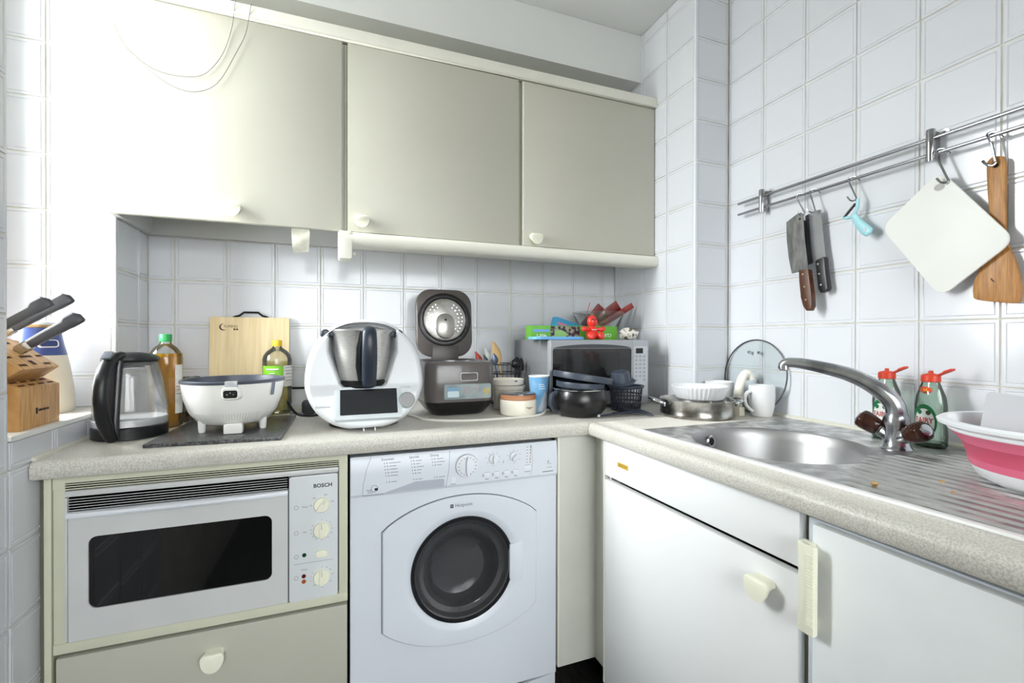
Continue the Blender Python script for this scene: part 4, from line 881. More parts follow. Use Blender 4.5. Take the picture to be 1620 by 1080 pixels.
# tilted touch screen and dial
ms = Matrix.Translation((0.005, -0.112, 0.076)) @ Matrix.Rotation(-0.45, 4, 'X')
SCF = B().prism(rrect(-0.0885, 0.0885, -0.046, 0.046, 0.006), -0.012, 0.012, 'xz').xf(ms).build('screen_frame', M('screen_frame', (206, 214, 218), 0.3), fpz, 0.002)
B().prism(rrect(-0.074, 0.076, -0.034, 0.038, 0.002), -0.0126, -0.010, 'xz').xf(ms).build('screen', M('screen_glass', (38, 40, 43), 0.05, coat=0.4), SCF)
dl = B().lathe([(0.0215, 0.0), (0.0215, 0.012), (0.0195, 0.0145), (0.0, 0.015)], 32, (0, 0, 0), 'y').xf(Matrix.Translation((0.108, -0.118, 0.082)) @ Matrix.Rotation(-0.20, 4, 'X')).build('dial', M('dial_grey', (150, 150, 150), 0.5), fpz)
B().lathe([(0.0225, -0.004), (0.0225, 0.004), (0.0215, 0.004)], 32, (0, 0, 0), 'y').xf(Matrix.Translation((0.108, -0.118, 0.082)) @ Matrix.Rotation(-0.20, 4, 'X')).build('dial_ring', M('dial_ring', (150, 196, 172), 0.3), dl)
text('thermomix', 0.0085, GREYINK, FB, (-0.112, -0.1135, 0.072), (1, 0.05, 0), (0, 0.2, 1)); text('VORWERK', 0.0065, M('pale_print', (178, 180, 188), .6), FB, (0.105, -0.1095, 0.118), (1, 0.05, 0), (0, 0.2, 1))

# ------------------------------------------------------------------ rice cooker, lid open
rc = thing('rice_cooker', 'brown-grey rice cooker with its lid standing open', 'rice cooker', (0.376, 1.590, Z0), world=False)
RB = M('cooker_brown', (88, 82, 80), 0.28, coat=0.3); RK = M('cooker_black', (24, 23, 24), 0.3)
def rr3(hx, hy, r, z): return [(x, y, z) for x, y in rrect(-hx, hx, -hy, hy, r, 6)]
B().loft([rr3(0.080, 0.092, 0.035, 0.0), rr3(0.092, 0.105, 0.040, 0.006), rr3(0.110, 0.122, 0.045, 0.030), rr3(0.118, 0.130, 0.046, 0.048)]).build('foot_skirt', RK, rc, ang=50)
RBd = B().loft([rr3(0.118, 0.130, 0.046, 0.048), rr3(0.121, 0.133, 0.046, 0.09), rr3(0.119, 0.131, 0.046, 0.168), rr3(0.115, 0.127, 0.044, 0.178), rr3(0.104, 0.116, 0.040, 0.181), rr3(0.098, 0.110, 0.038, 0.175)], (True, False)).build('body', RB, rc, ang=50)
B().lathe([(0.100, 0.176), (0.090, 0.176), (0.085, 0.06), (0.0, 0.055)], 32).build('inner_pot', M('pot_lining', (120, 120, 122), 0.3, metal=0.7), RBd)
B().loft([rr3(0.100, 0.112, 0.039, 0.174), [(0.092*math.cos(2*PI*i/28-PI/2+PI/28), 0.092*math.sin(2*PI*i/28-PI/2+PI/28), 0.1745) for i in range(28)]], (False, False)).build('collar', M('cooker_collar', (150, 148, 148), 0.35), RBd)
frm = M('cooker_trim', (176, 176, 178), 0.25, metal=0.8)
bt = B(); frame_poly(bt, rrect(-0.008, 0.052, 0.117, 0.145, 0.006, 4), rrect(-0.0055, 0.0495, 0.1195, 0.1425, 0.005, 4), -0.1350, -0.131); bt.build('button_frame', frm, RBd)
B().prism(rrect(-0.0055, 0.0495, 0.1195, 0.1425, 0.005, 4), -0.1340, -0.131, 'xz').build('open_button', RB, RBd)
lpan = B().prism(rrect(-0.061, 0.098, 0.058, 0.107, 0.006), -0.1342, -0.130, 'xz').build('control_label', two_tone('cooker_label', (118, 134, 138), (156, 168, 168), 12, 0.4, 0.6, rough=0.35), RBd)
B().prism(rrect(-0.050, -0.012, 0.065, 0.085, 0.004), -0.1346, -0.1342, 'xz').build('picture', M('label_pale', (196, 214, 220), 0.5), lpan)
B().prism(rrect(-0.052, -0.010, 0.086, 0.096, 0.004), -0.1346, -0.1342, 'xz').build('picture', M('label_blue', (120, 160, 190), 0.5), lpan)
RP = M('label_rose', (196, 160, 164), 0.5)
for pts in ([(0.006, 0.095), (0.022, 0.097)], [(0.014, 0.100), (0.013, 0.080), (0.006, 0.072)], [(0.006, 0.086), (0.022, 0.089)], [(0.015, 0.086), (0.023, 0.076)], [(0.040, 0.096), (0.034, 0.084), (0.024, 0.076)], [(0.040, 0.092), (0.050, 0.078), (0.060, 0.070)], [(0.046, 0.096), (0.058, 0.099)], [(0.053, 0.100), (0.052, 0.086)]):
    B().tube([(x, -0.1345, z) for x, z in pts], 0.0011, 5).build('brush_stroke', RP, lpan)
GO = M('label_gold', (196, 170, 96), 0.5)
for x, z in ((0.074, 0.082), (0.081, 0.086), (0.088, 0.079), (0.082, 0.074), (0.090, 0.088)): B().lathe([(0.0045, 0), (0.0045, 0.0004), (0, 0.0004)], 8, (x, -0.1342, z), 'y').build('flower', GO, lpan)
B().box(-0.123, -0.117, -0.02, 0.03, 0.115, 0.160).build('side_lug', RK, RBd, 0.002)
# lid: rounded plate standing up behind
mlid = Matrix.Translation((-0.006, 0.112, 0.178)) @ Matrix.Rotation(-0.09, 4, 'X')
LD = B().loft([[(x, y, z) for x, z in rrect(-0.108*k, 0.108*k, 0.010+0.13*(1-k), 0.268-0.13*(1-k), 0.060*k, 7)] for y, k in ((0.030, 0.90), (0.020, 0.98), (0.0, 1.0), (-0.008, 0.985), (-0.012, 0.95))]).xf(mlid).build('lid', RB, rc, ang=45)
lc = (0.0, 0.0, 0.150)
B().lathe([(0.099, 0.011), (0.101, 0.015), (0.097, 0.017), (0.086, 0.017), (0.080, 0.012)], 48, lc, 'y').xf(mlid).build('seal_ring', RK, LD)
ip = B().lathe([(0.081, 0.012), (0.080, 0.016), (0.074, 0.019), (0.0, 0.020)], 48, lc, 'y').xf(mlid).build('steam_plate', two_tone('plate_steel', (176, 172, 166), (205, 203, 200), 24, 0.4, 0.6, rough=0.33, metal=0.9), LD)
B().loft([[(x*k, -y, lc[2]-0.025+z*k) for x, z in rrect(-0.035, 0.035, -0.048, 0.048, 0.034, 6)] for y, k in ((0.019, 1.0), (0.026, 0.98), (0.028, 0.9))]).xf(mlid).build('valve_cover', M('valve_steel', (170, 167, 162), 0.3, metal=0.9), ip)
B().lathe([(0.0045, 0.0285), (0.0, 0.0287)], 10, (0, 0, lc[2]-0.002), 'y').xf(mlid).build('screw', DARK, ip)
sm = M('stud_steel', (222, 222, 222), 0.15, metal=0.9)
for sx in (-1, 1):
    for r_, cnt in ((0.066, 9), (0.053, 7)):
        for i in range(cnt):
            a = math.radians(-42 + 100*i/(cnt-1)); B().lathe([(0.0042, 0.019), (0.0035, 0.0225), (0.0, 0.0235)], 10, (sx*r_*math.cos(a), 0, lc[2]+r_*math.sin(a)), 'y').xf(mlid).build('stud', sm, ip)
B().box(-0.050, 0.050, -0.016, 0.014, -0.006, 0.052).xf(mlid).build('hinge_cover', M('hinge_brown', (58, 53, 51), 0.35), LD, 0.003)

# ------------------------------------------------------------------ utensil caddy
ca = thing('utensil_basket', 'black mesh utensil basket beside the microwave', 'basket', (0.612, 1.700, Z0))
cu = (0.612, 1.700, Z0); Bk = M('black_wire', (26, 26, 28), 0.4)
for z, r_ in ((0.002, 0.058), (0.04, 0.060), (0.08, 0.062), (0.12, 0.064), (0.155, 0.066)):
    B().tube([(cu[0]+r_*math.cos(2*PI*i/28), cu[1]+r_*math.sin(2*PI*i/28), Z0+z+0.002) for i in range(29)], 0.0022, 6).build('hoop', Bk, ca)
for i in range(24):
    a = 2*PI*i/24; B().tube([(cu[0]+0.058*math.cos(a), cu[1]+0.058*math.sin(a), Z0+0.002), (cu[0]+0.066*math.cos(a), cu[1]+0.066*math.sin(a), Z0+0.156)], 0.0011, 5).build('upright', Bk, ca)
B().lathe([(0.058, 0.001), (0.0, 0.001)], 28, cu).build('bottom', Bk, ca)
def lean(p, q, sec, name, mat, label, cat, grp='utensils in the black basket', parts=None):
    return None
def spoon(loc, D, L, bw, bl, mat, name, label, cat, hw=0.005, bowl_m=None, slots=False, flatk=0.35):
    """a utensil standing head-up: handle from loc along D, oval head at the end, facing the room"""
    t = thing(name, label, cat, loc, 0, 'utensils in the black basket')
    P = Vector(loc); D = Vector(D).normalized(); S = Vector((1, 0, 0)); S = (S - D*S.dot(D)).normalized()
    B().tube([P, P + D*L*0.5, P + D*(L+0.004)], [hw, hw*0.9, hw*0.75], 8).build('handle', mat, t)
    rg = []; 
    for i in range(11):
        s = i/10; w_ = bw*math.sin(PI*min(1, 0.06+0.94*s)**0.8)**0.8 if s < 1 else 0.001; rg.append((P + D*(L + bl*s), max(w_, hw*0.7)))
    pts = [p for p, w_ in rg]; ws = [w_ for p, w_ in rg]
    B().tube(pts, [w_*flatk for w_ in ws], 12, side=tuple(S), flat=1/flatk).build('head', bowl_m or mat, t, ang=60)
    return t
wsp = wood('spoon_wood', (196, 160, 112), (216, 184, 138), (10, 10, 2), 5, 0.6)
spoon((0.625, 1.690, Z0+0.01), (-0.23, 0.16, 1), 0.155, 0.021, 0.092, wsp, 'wooden_spoon', 'pale wooden spoon standing head-up in the utensil basket', 'spoon', 0.0055)
spoon((0.600, 1.725, Z0+0.01), (-0.50, 0.1, 1), 0.16, 0.012, 0.060, M('red_silicone', (196, 60, 40), 0.4), 'spatula', 'red spatula tip showing behind the rice cooker', 'spatula', 0.005)
spoon((0.612, 1.712, Z0+0.01), (-0.37, 0.05, 1), 0.165, 0.010, 0.058, M('white_silicone', (224, 224, 222), 0.4), 'spatula', 'white narrow spatula in the utensil basket', 'spatula', 0.004)
spoon((0.640, 1.680, Z0+0.01), (0.10, 0.02, 1), 0.130, 0.026, 0.045, BLACK, 'ladle', 'black ladle head showing above the utensil basket', 'ladle', 0.005)
spoon((0.655, 1.700, Z0+0.01), (0.22, 0.16, 1), 0.120, 0.022, 0.055, M('dark_nylon', (40, 42, 46), 0.4), 'turner', 'dark nylon turner at the microwave side of the utensil basket', 'turner', 0.005)
spoon((0.585, 1.672, Z0+0.01), (-0.18, -0.06, 1), 0.150, 0.015, 0.045, M('steel_blue', (92, 102, 122), 0.3, metal=0.4), 'kitchen_utensil', 'blue-grey utensil head between basket and rice cooker', 'utensil', 0.004)
spoon((0.600, 1.690, Z0+0.01), (-0.42, 0.03, 1), 0.150, 0.009, 0.050, M('dark_green_nylon', (36, 52, 46), 0.4), 'spatula', 'dark narrow spatula between the red and white ones', 'spatula', 0.004)
# ------------------------------------------------------------------ bowls, jar, paper cup
CW = M('cream_ceramic', (222, 216, 202), 0.35); 
st1 = thing('bowl', 'off-white ceramic bowl at the bottom of the stack behind the lidded jar', 'bowl', (0.578, 1.570, Z0), 0, 'stacked off-white bowls')
c1 = (0.578, 1.570, Z0)
B().lathe([(0.0, 0.0), (0.050, 0.0), (0.054, 0.004), (0.056, 0.070), (0.0605, 0.075), (0.061, 0.088), (0.058, 0.088), (0.053, 0.07), (0.0, 0.06)], 40, c1).build('bowl_wall', CW, st1)
B().lathe([(0.0615, 0.076), (0.062, 0.087), (0.0608, 0.087)], 40, c1).build('rim_band', M('band_grey', (192, 188, 178), 0.4), st1)
st2 = thing('bowl', 'off-white bowl with a dark chip on its rim, topmost of the stack', 'bowl', (0.572, 1.568, Z0+0.0885), 0, 'stacked off-white bowls')
c2 = (0.572, 1.568, Z0+0.0885)
B().lathe([(0.0, 0.0), (0.056, 0.0), (0.0605, 0.003), (0.0635, 0.020), (0.061, 0.0215), (0.055, 0.006), (0.0, 0.004)], 40, c2).build('bowl_wall', CW, st2)
B().box(0.578, 0.588, 1.5035, 1.5050, Z0+0.1045, Z0+0.1080).build('chip', INK, st2)
cj = thing('lidded_jar', 'cream jar with brown rubber band and dark glass lid', 'jar', (0.566, 1.440, Z0))
c3 = (0.566, 1.440, Z0)
JBd = B().lathe([(0.0, 0.0), (0.057, 0.0), (0.0615, 0.004), (0.0625, 0.048), (0.0600, 0.053), (0.0, 0.053)], 44, c3).build('jar_body', M('jar_cream', (232, 226, 212), 0.35), cj)
B().lathe([(0.0600, 0.053), (0.0615, 0.056), (0.0600, 0.060), (0.0600, 0.068), (0.058, 0.070), (0.0, 0.070)], 44, c3).build('band', M('brown_rubber', (184, 128, 92), 0.5), cj)
B().lathe([(0.059, 0.070), (0.0585, 0.0735), (0.054, 0.0755), (0.0, 0.078)], 44, c3).build('lid', M('smoky_lid', (84, 84, 88), 0.08, coat=0.5), cj)
for z_, w_ in ((0.0300, 0.22), (0.0262, 0.12)): B().tube([(c3[0]+0.0627*math.cos(-1.28+u), c3[1]+0.0627*math.sin(-1.28+u), Z0+z_) for u in (-w_, -w_/2, 0, w_/2, w_)], 0.0009, 4).build('print_line', M('brown_print', (110, 78, 30), 0.5), JBd)
pc = thing('paper_cup', 'tall light blue paper cup with mountain print beside the microwave', 'cup', (0.657, 1.472, Z0))
c4 = (0.657, 1.472, Z0)
CPm = two_tone('cup_blue', (112, 172, 220), (176, 210, 236), 16, 0.4, 0.66, rough=0.5, stretch=(1, 1, 0.6))
CPb = B().lathe([(0.0265, 0.0), (0.0275, 0.002), (0.0355, 0.122)], 36, c4, cap=(True, False)).build('cup_wall', CPm, pc)
B().lathe([(0.0355, 0.122), (0.037, 0.124), (0.037, 0.127), (0.0345, 0.127), (0.026, 0.02), (0.0, 0.02)], 36, c4).build('rim', M('paper_white', (236, 236, 236), 0.6), pc)
mt_ = M('cup_mountain', (206, 214, 226), 0.6); rg = []
for i, hh in enumerate((0.010, 0.018, 0.030, 0.046, 0.060, 0.072, 0.056, 0.062, 0.040, 0.022)):
    a = -2.05 + i*0.16; rg.append([(c4[0]+0.0279*math.cos(a), c4[1]+0.0279*math.sin(a), Z0+0.004), (c4[0]+(0.0279+hh*0.066)*math.cos(a), c4[1]+(0.0279+hh*0.066)*math.sin(a), Z0+0.004+hh)])
B().loft(rg, (False, False), False).build('mountain_print', mt_, CPb)
for i, z in enumerate((0.098, 0.091, 0.083)):
    B().tube([(c4[0]+(0.0281+z*0.0655)*math.cos(-1.7+u), c4[1]+(0.0281+z*0.0655)*math.sin(-1.7+u), Z0+z) for u in (-0.28, 0, 0.28+0.1*i)], 0.0011, 4).build('print_line', WI, CPb)
# white extension lead along the front
tag(B().tube(smooth([(0.20, 1.56, Z0+0.0045), (0.225, 1.49, Z0+0.0042), (0.245, 1.425, Z0+0.0042), (0.292, 1.385, Z0+0.0042), (0.345, 1.362, Z0+0.0042), (0.405, 1.352, Z0+0.0042), (0.47, 1.352, Z0+0.0042), (0.53, 1.356, Z0+0.0042), (0.60, 1.369, Z0+0.0042), (0.636, 1.392, Z0+0.006), (0.662, 1.424, Z0+0.011), (0.68, 1.446, Z0+0.008), (0.688, 1.452, Z0+0.005)], 5), 0.0040, 8).build('cable', M('white_flex', (226, 224, 216), 0.4)), 'white flex snaking along the worktop in front of the rice cooker', 'cable')

# ------------------------------------------------------------------ microwave in the corner
mw = thing('microwave', 'grey countertop microwave with black glass door in the corner', 'microwave', (0.905, 1.63, Z0))
MG = M('microwave_grey', (140, 141, 144), 0.4, metal=0.2); MS = M('microwave_silver', (168, 171, 176), 0.32, metal=0.3)
B().box(0.700, 1.113, 1.475, 1.815, Z0+0.014, 1.160).build('case', MG, mw, 0.004)
for x in (0.74, 1.07):
    for y in (1.50, 1.78): B().lathe([(0.014, 0.0), (0.016, 0.015)], 14, (x, y, Z0), cap=(True, True)).build('foot', BLACK, mw)
md = B(); frame_poly(md, rrect(0.692, 1.041, 0.920, 1.159, 0.006, 5), rrect(0.7045, 1.037, 0.970, 1.1275, 0.008, 5), 1.458, 1.476)
MD = md.build('door', MS, mw)
B().prism(rrect(0.7045, 1.037, 0.970, 1.1275, 0.008, 5), 1.4610, 1.474, 'xz').build('window', BLACKG, MD)
mi = B().prism(rrect(0.745, 0.985, 0.985, 1.113, 0.006), 1.4602, 1.4610, 'xz').build('window_mesh', M('window_mesh', (30, 30, 31), 0.10, coat=0.3), MD)
B().box(0.692, 0.6965, 1.4565, 1.459, 0.922, 1.157).build('door_edge', M('edge_bright', (220, 222, 224), 0.25, metal=0.5), MD)
ar = []; rgx = []
for i in range(15):
    t = i/14; x = 0.7045+0.3325*t; zz = 1.1295 + 0.014*math.sin(PI*t)**0.6; rgx.append([(x, 1.4575, 1.1285), (x, 1.4575, zz)])
B().loft(rgx, (False, False), False).build('grip_recess', M('grip_dark', (70, 71, 74), 0.4), MD)
MP = B().box(1.043, 1.1145, 1.459, 1.476, 0.920, 1.159).build('control_panel', MS, mw, 0.003)
MI = B().prism(rrect(1.0475, 1.1085, 0.945, 1.135, 0.004), 1.4582, 1.4592, 'xz').build('key_panel', M('key_silver', (190, 193, 198), 0.35), MP)
B().box(1.056, 1.088, 1.4576, 1.4584, 1.108, 1.128).build('display', M('display_dark', (34, 28, 24), 0.15), MI)
for r_ in range(7):
    for c_ in range(3):
        if r_ == 6 and c_ == 1: continue
        x, z = 1.0575+c_*0.0185, 1.0965-r_*0.0150
        B().prism(rrect(x-0.0058, x+0.0058, z-0.0045, z+0.0045, 0.003, 2), 1.4572, 1.4583, 'xz').build('key', M('key_grey', (160, 164, 172), 0.4), MI)
B().prism(rrect(1.063, 1.089, 0.974, 0.986, 0.005, 3), 1.4568, 1.4583, 'xz').build('start_key', M('key_grey', (160, 164, 172), 0.4), MI)
B().prism(rrect(1.0475, 1.1085, 0.925, 0.941, 0.003, 2), 1.4572, 1.4592, 'xz').build('door_button', MS, MP)

# things on top of the microwave
ZM = 1.1602
cf = thing('cling_film_box', 'long green cling film box lying upside down on the microwave', 'box', (0.845, 1.575, ZM))
GB = M('film_green', (98, 166, 52), 0.45)
CFB = B().box(0.664, 1.040, 1.560, 1.612, ZM, ZM+0.053).build('carton', GB, cf, 0.001)
PB = two_tone('berry_print', (52, 36, 58), (150, 150, 120), 60, 0.47, 0.56, rough=0.5, detail=3)
B().box(0.744, 0.868, 1.5592, 1.5602, ZM+0.002, ZM+0.051).build('fruit_print', PB, CFB)
lf = [(0.784+0.028*math.cos(a)*(1+0.2*math.cos(3*a)), ZM+0.020+0.017*math.sin(a)) for a in [2*PI*i/14 for i in range(14)]]
B().prism(lf, 1.5586, 1.5592, 'xz').build('leaf_print', M('leaf_green', (140, 186, 110), 0.5), CFB)
B().box(0.672, 0.740, 1.5592, 1.5602, ZM+0.029, ZM+0.039).build('blue_stripe', M('stripe_blue', (120, 160, 204), 0.5), CFB)
text('40M', 0.024, WI, CFB, (0.707, 1.5590, ZM+0.014), (-1, 0, 0), (0, 0, -1)); text('CLING FILM', 0.018, WI, CFB, (0.965, 1.5590, ZM+0.018), (-1, 0, 0), (0, 0, -1))
B().box(0.662, 0.744, 1.5605, 1.6115, ZM+0.0532, ZM+0.0538).build('blue_edge', M('stripe_blue', (120, 160, 204), 0.5), CFB)
bb = thing('foil_box', 'blue carton leaning behind the cling film box on the microwave', 'box', (0.86, 1.65, ZM))
BBm = Matrix.Translation((0.872, 1.640, ZM+0.0460)) @ Matrix.Rotation(0.30, 4, 'Y')
BBo = B().box(-0.080, 0.080, -0.022, 0.022, -0.022, 0.022).xf(BBm).build('carton', M('carton_blue', (46, 132, 172), 0.45), bb, 0.001)
B().box(-0.07, -0.030, -0.0226, -0.022, -0.006, 0.004).xf(BBm).build('red_print', M('print_rose', (190, 110, 140), 0.5), BBo)
pl_ = thing('plastic_cover', 'sky blue flat plastic lid on the microwave edge', 'lid', (0.745, 1.512, ZM))
c5 = (0.745, 1.500, ZM)
B().prism(rrect(0.640, 0.850, 1.470, 1.552, 0.030, 8), ZM, ZM+0.007, 'xy').build('plate', M('lid_blue', (110, 172, 226), 0.35), pl_, 0.002)
b_ = B(); n_ = 36
B().loft([[(x, y, ZM+0.007) for x, y in rrect(0.640, 0.850, 1.470, 1.552, 0.030, 8)], [(x, y, ZM+0.0105) for x, y in rrect(0.642, 0.848, 1.472, 1.550, 0.029, 8)], [(x, y, ZM+0.0105) for x, y in rrect(0.647, 0.843, 1.477, 1.545, 0.025, 8)], [(x, y, ZM+0.007) for x, y in rrect(0.649, 0.841, 1.479, 1.543, 0.024, 8)]], (False, False)).build('raised_edge', M('lid_blue', (110, 172, 226), 0.35), pl_)
# little red seated figure
fgx = thing('figurine', 'small glossy red seated figurine on the microwave', 'figurine', (0.893, 1.508, ZM))
RD = M('red_vinyl', (214, 48, 36), 0.28, coat=0.3); fx_, fy_ = 0.893, 1.506
B().lathe([(0.0, 0.002), (0.018, 0.004), (0.023, 0.016), (0.021, 0.032), (0.015, 0.044), (0.012, 0.050), (0.0165, 0.054), (0.0195, 0.064), (0.0195, 0.072), (0.016, 0.084), (0.008, 0.0905), (0.0, 0.092)], 24, (fx_, fy_, ZM), sy=0.9).build('body', RD, fgx)
for sx in (-1, 1):
    B().tube([(fx_+sx*0.014, fy_-0.002, ZM+0.042), (fx_+sx*0.030, fy_-0.008, ZM+0.038), (fx_+sx*0.040, fy_-0.010, ZM+0.040), (fx_+sx*0.049, fy_-0.010, ZM+0.044)], [0.0065, 0.0075, 0.0105, 0.006], 10).build('arm', RD, fgx, ang=70)
    B().tube([(fx_+sx*0.010, fy_, ZM+0.013), (fx_+sx*0.018, fy_-0.020, ZM+0.0125), (fx_+sx*0.021, fy_-0.034, ZM+0.016), (fx_+sx*0.022, fy_-0.038, ZM+0.017)], [0.011, 0.0115, 0.0155, 0.010], 12).build('leg', RD, fgx, ang=70)
    B().lathe([(0.0030, 0), (0.0025, 0.001), (0, 0.0014)], 8, (fx_+sx*0.0075, fy_-0.0150, ZM+0.0765), 'y').build('eye', INK, fgx)
B().tube([(fx_-0.010, fy_-0.0168, ZM+0.037), (fx_, fy_-0.0192, ZM+0.0372), (fx_+0.010, fy_-0.0168, ZM+0.037)], 0.0014, 5).build('belly_band', WI, fgx)
# clear bowl with red packets
cbw = thing('clear_bowl', 'large clear plastic bowl at the back of the microwave top', 'bowl', (1.045, 1.715, ZM))
c6 = (1.045, 1.712, ZM)
B().lathe([(0.0, 0.001), (0.062, 0.001), (0.070, 0.006), (0.108, 0.112), (0.112, 0.116), (0.110, 0.118)], 40, c6).build('bowl_wall', clear('clear_plastic', (232, 235, 233), 0.12, 0.1, haze=0.12), cbw)
foil = M('red_foil', (112, 26, 20), 0.28, var=(40, 0.35), coat=0.2)
def packet(p0, p1, w_, wid, label, tear=False, mat=foil):
    P0, P1 = Vector(p0), Vector(p1); D = (P1-P0).normalized(); S = Vector((D.z, 0, -D.x)); S = (S - D*S.dot(D)).normalized(); N_ = D.cross(S)
    rg = []
    for i in range(9):
        s = i/8; th = 0.0045*math.sin(PI*s)+0.0006; wv = 0.0025*math.sin(9*s)
        rg.append([P0 + (P1-P0)*s + S*w_*u*0.5 + N_*(sg*th*(1-u*u) + wv) for u, sg in ((-1, 1), (-.5, 1), (0, 1), (.5, 1), (1, 1), (.5, -1), (0, -1), (-.5, -1))])
    return tag(B().loft(rg).build('snack_packet', mat, None, ang=60), label, 'packet', 'red packets in the clear bowl')
packet((0.975, 1.715, ZM+0.055), (1.048, 1.690, ZM+0.143), 0.040, 0, 'short red foil packet standing up in the clear bowl')
packet((1.005, 1.735, ZM+0.050), (1.135, 1.690, ZM+0.150), 0.050, 0, 'broad red foil packet leaning over the rim of the clear bowl')
packet((1.045, 1.700, ZM+0.060), (1.190, 1.665, ZM+0.150), 0.026, 0, 'narrow red and pink packet poking furthest out of the clear bowl', mat=M('red_foil_pale', (146, 54, 44), 0.3, var=(40, 0.4)))
packet((0.950, 1.700, ZM+0.020), (1.030, 1.690, ZM+0.070), 0.035, 0, 'yellow-green packet low in the clear bowl', mat=M('lime_foil', (170, 178, 60), 0.4, var=(30, .1)))
tag(B().tube([(0.975, 1.725, ZM+0.05), (1.000, 1.705, ZM+0.160)], 0.0016, 6).build('drinking_straw', M('red_straw', (206, 60, 60), 0.4)), 'thin red straw standing in the clear bowl', 'straw')
# crumpled cloth
ck = B(); rg = []
for i in range(9):
    ph = PI*i/8; ring = []
    for j in range(20):
        th = 2*PI*j/20; k = 1 + 0.16*math.sin(3*th+2*ph) + 0.12*math.sin(5*th-4*ph) + 0.08*math.sin(9*th+7*ph)
        ring.append((1.074+0.038*k*math.sin(ph)*math.cos(th), 1.535+0.028*k*math.sin(ph)*math.sin(th), max(ZM, ZM+0.021-0.022*math.cos(ph)*k)))
    rg.append(ring)
tag(ck.loft(rg).build('cloth', two_tone('patterned_cloth', (226, 222, 212), (96, 86, 70), 55, 0.52, 0.60, rough=0.8, detail=3), None, ang=60), 'crumpled patterned cloth on the microwave corner', 'cloth')

# ------------------------------------------------------------------ black pot, lids, basket, tongs
pt = thing('cooking_pot', 'round-bellied black pot with a steel rim', 'pot', (0.757, 1.358, Z0))
c7 = (0.757, 1.358, Z0); PK = M('pot_black', (20, 19, 21), 0.30, coat=0.15)
B().lathe([(0.0, 0.0), (0.062, 0.0), (0.072, 0.004), (0.088, 0.026), (0.0925, 0.048), (0.0915, 0.064), (0.086, 0.080), (0.084, 0.085)], 48, c7).build('belly', PK, pt, ang=60)
B().lathe([(0.084, 0.085), (0.0895, 0.088), (0.0905, 0.0905), (0.0885, 0.092), (0.082, 0.088), (0.080, 0.06), (0.0, 0.03)], 48, c7).build('rim', CHROME, pt)
for sx, nm in ((-1, 'handle'),):
    B().tube(smooth([(0.757-0.088, 1.352, Z0+0.080), (0.757-0.108, 1.350, Z0+0.072), (0.757-0.112, 1.350, Z0+0.045), (0.757-0.100, 1.352, Z0+0.022), (0.757-0.086, 1.354, Z0+0.018)], 4), 0.0065, 8, side=(0, 1, 0), flat=1.3).build('handle', SLATE, pt)
def tray(center, rx, ry, h, tilt, label, rz=0.0, m=SLATE):
    t = thing('plastic_cover', label, 'lid', center, 0, 'grey plastic lids on the black pot', world=False)
    t.rotation_euler = (tilt[0], tilt[1], rz)
    B().lathe([(0.0, h*0.45), (0.80, h*0.45), (0.88, h*0.5), (0.93, h), (0.985, h), (1.0, h*0.8), (0.985, 0.0), (0.95, 0.0), (0.86, h*0.3), (0.0, h*0.3)], 44, sx=rx, sy=ry).build('disc', m, t)
    return t
tray((0.760, 1.360, Z0+0.0935), 0.082, 0.082, 0.018, (0.01, 0.06), 'grey plastic lid resting directly on the black pot')
tray((0.770, 1.362, Z0+0.1165), 0.103, 0.098, 0.020, (0.01, 0.155), 'larger grey plastic lid tilted on top of the black pot')
bk = thing('slotted_basket', 'dark slotted cutlery basket beside the black pot', 'basket', (0.968, 1.396, Z0))
c8 = (0.968, 1.396, Z0); SB_ = M('basket_navy', (34, 38, 48), 0.45)
for i in range(30):
    a = 2*PI*i/30; ca_, sa_ = math.cos(a), math.sin(a)
    B().tube([(c8[0]+0.0505*ca_, c8[1]+0.0505*sa_, Z0+0.008), (c8[0]+0.0575*ca_, c8[1]+0.0575*sa_, Z0+0.082)], 0.0024, 6, side=(ca_, sa_, 0), flat=0.6).build('slat', SB_, bk)
for z, r_ in ((0.004, 0.0515), (0.028, 0.0535), (0.055, 0.056)): B().lathe([(r_, z), (r_+0.0015, z+0.002), (r_, z+0.005), (r_-0.003, z+0.004), (r_-0.003, z)], 36, c8).build('hoop', SB_, bk)
B().lathe([(0.0, 0.001), (0.050, 0.001), (0.052, 0.004), (0.0, 0.005)], 36, c8).build('bottom', SB_, bk)
B().lathe([(0.0580, 0.080), (0.0640, 0.083), (0.0655, 0.089), (0.0625, 0.0905), (0.0560, 0.088), (0.0550, 0.080)], 36, c8).build('rim', SLATE, bk)
cpk = thing('plastic_cup', 'small dark grey plastic cup tilted upside down on the slotted basket', 'cup', (0.940, 1.385, Z0+0.102), world=False); cpk.rotation_euler = (0.10, -0.22, 0)
B().lathe([(0.0, 0.040), (0.028, 0.040), (0.031, 0.037), (0.036, 0.004), (0.050, 0.002), (0.052, 0.0), (0.049, -0.002), (0.034, 0.0), (0.029, 0.034), (0.0, 0.036)], 36).build('cup_wall', SLATE, cpk)
tg = thing('tongs', 'dark plastic serving tongs lying in front of the slotted basket', 'tongs', (0.93, 1.29, Z0)); TM = M('tongs_navy', (44, 50, 64), 0.4)
B().tube([(0.822, 1.276, Z0+0.006), (0.90, 1.285, Z0+0.009), (0.955, 1.290, Z0+0.010)], [0.0045, 0.006, 0.008], 8, side=(0, 0, 1), flat=0.7).xf(Matrix.Translation((-0.035, 0.004, 0))).build('arm', TM, tg)
B().tube([(0.900, 1.318, Z0+0.005), (0.955, 1.312, Z0+0.008), (0.985, 1.300, Z0+0.009)], [0.004, 0.006, 0.008], 8, side=(0, 0, 1), flat=0.7).xf(Matrix.Translation((-0.035, 0.004, 0))).build('arm', TM, tg)
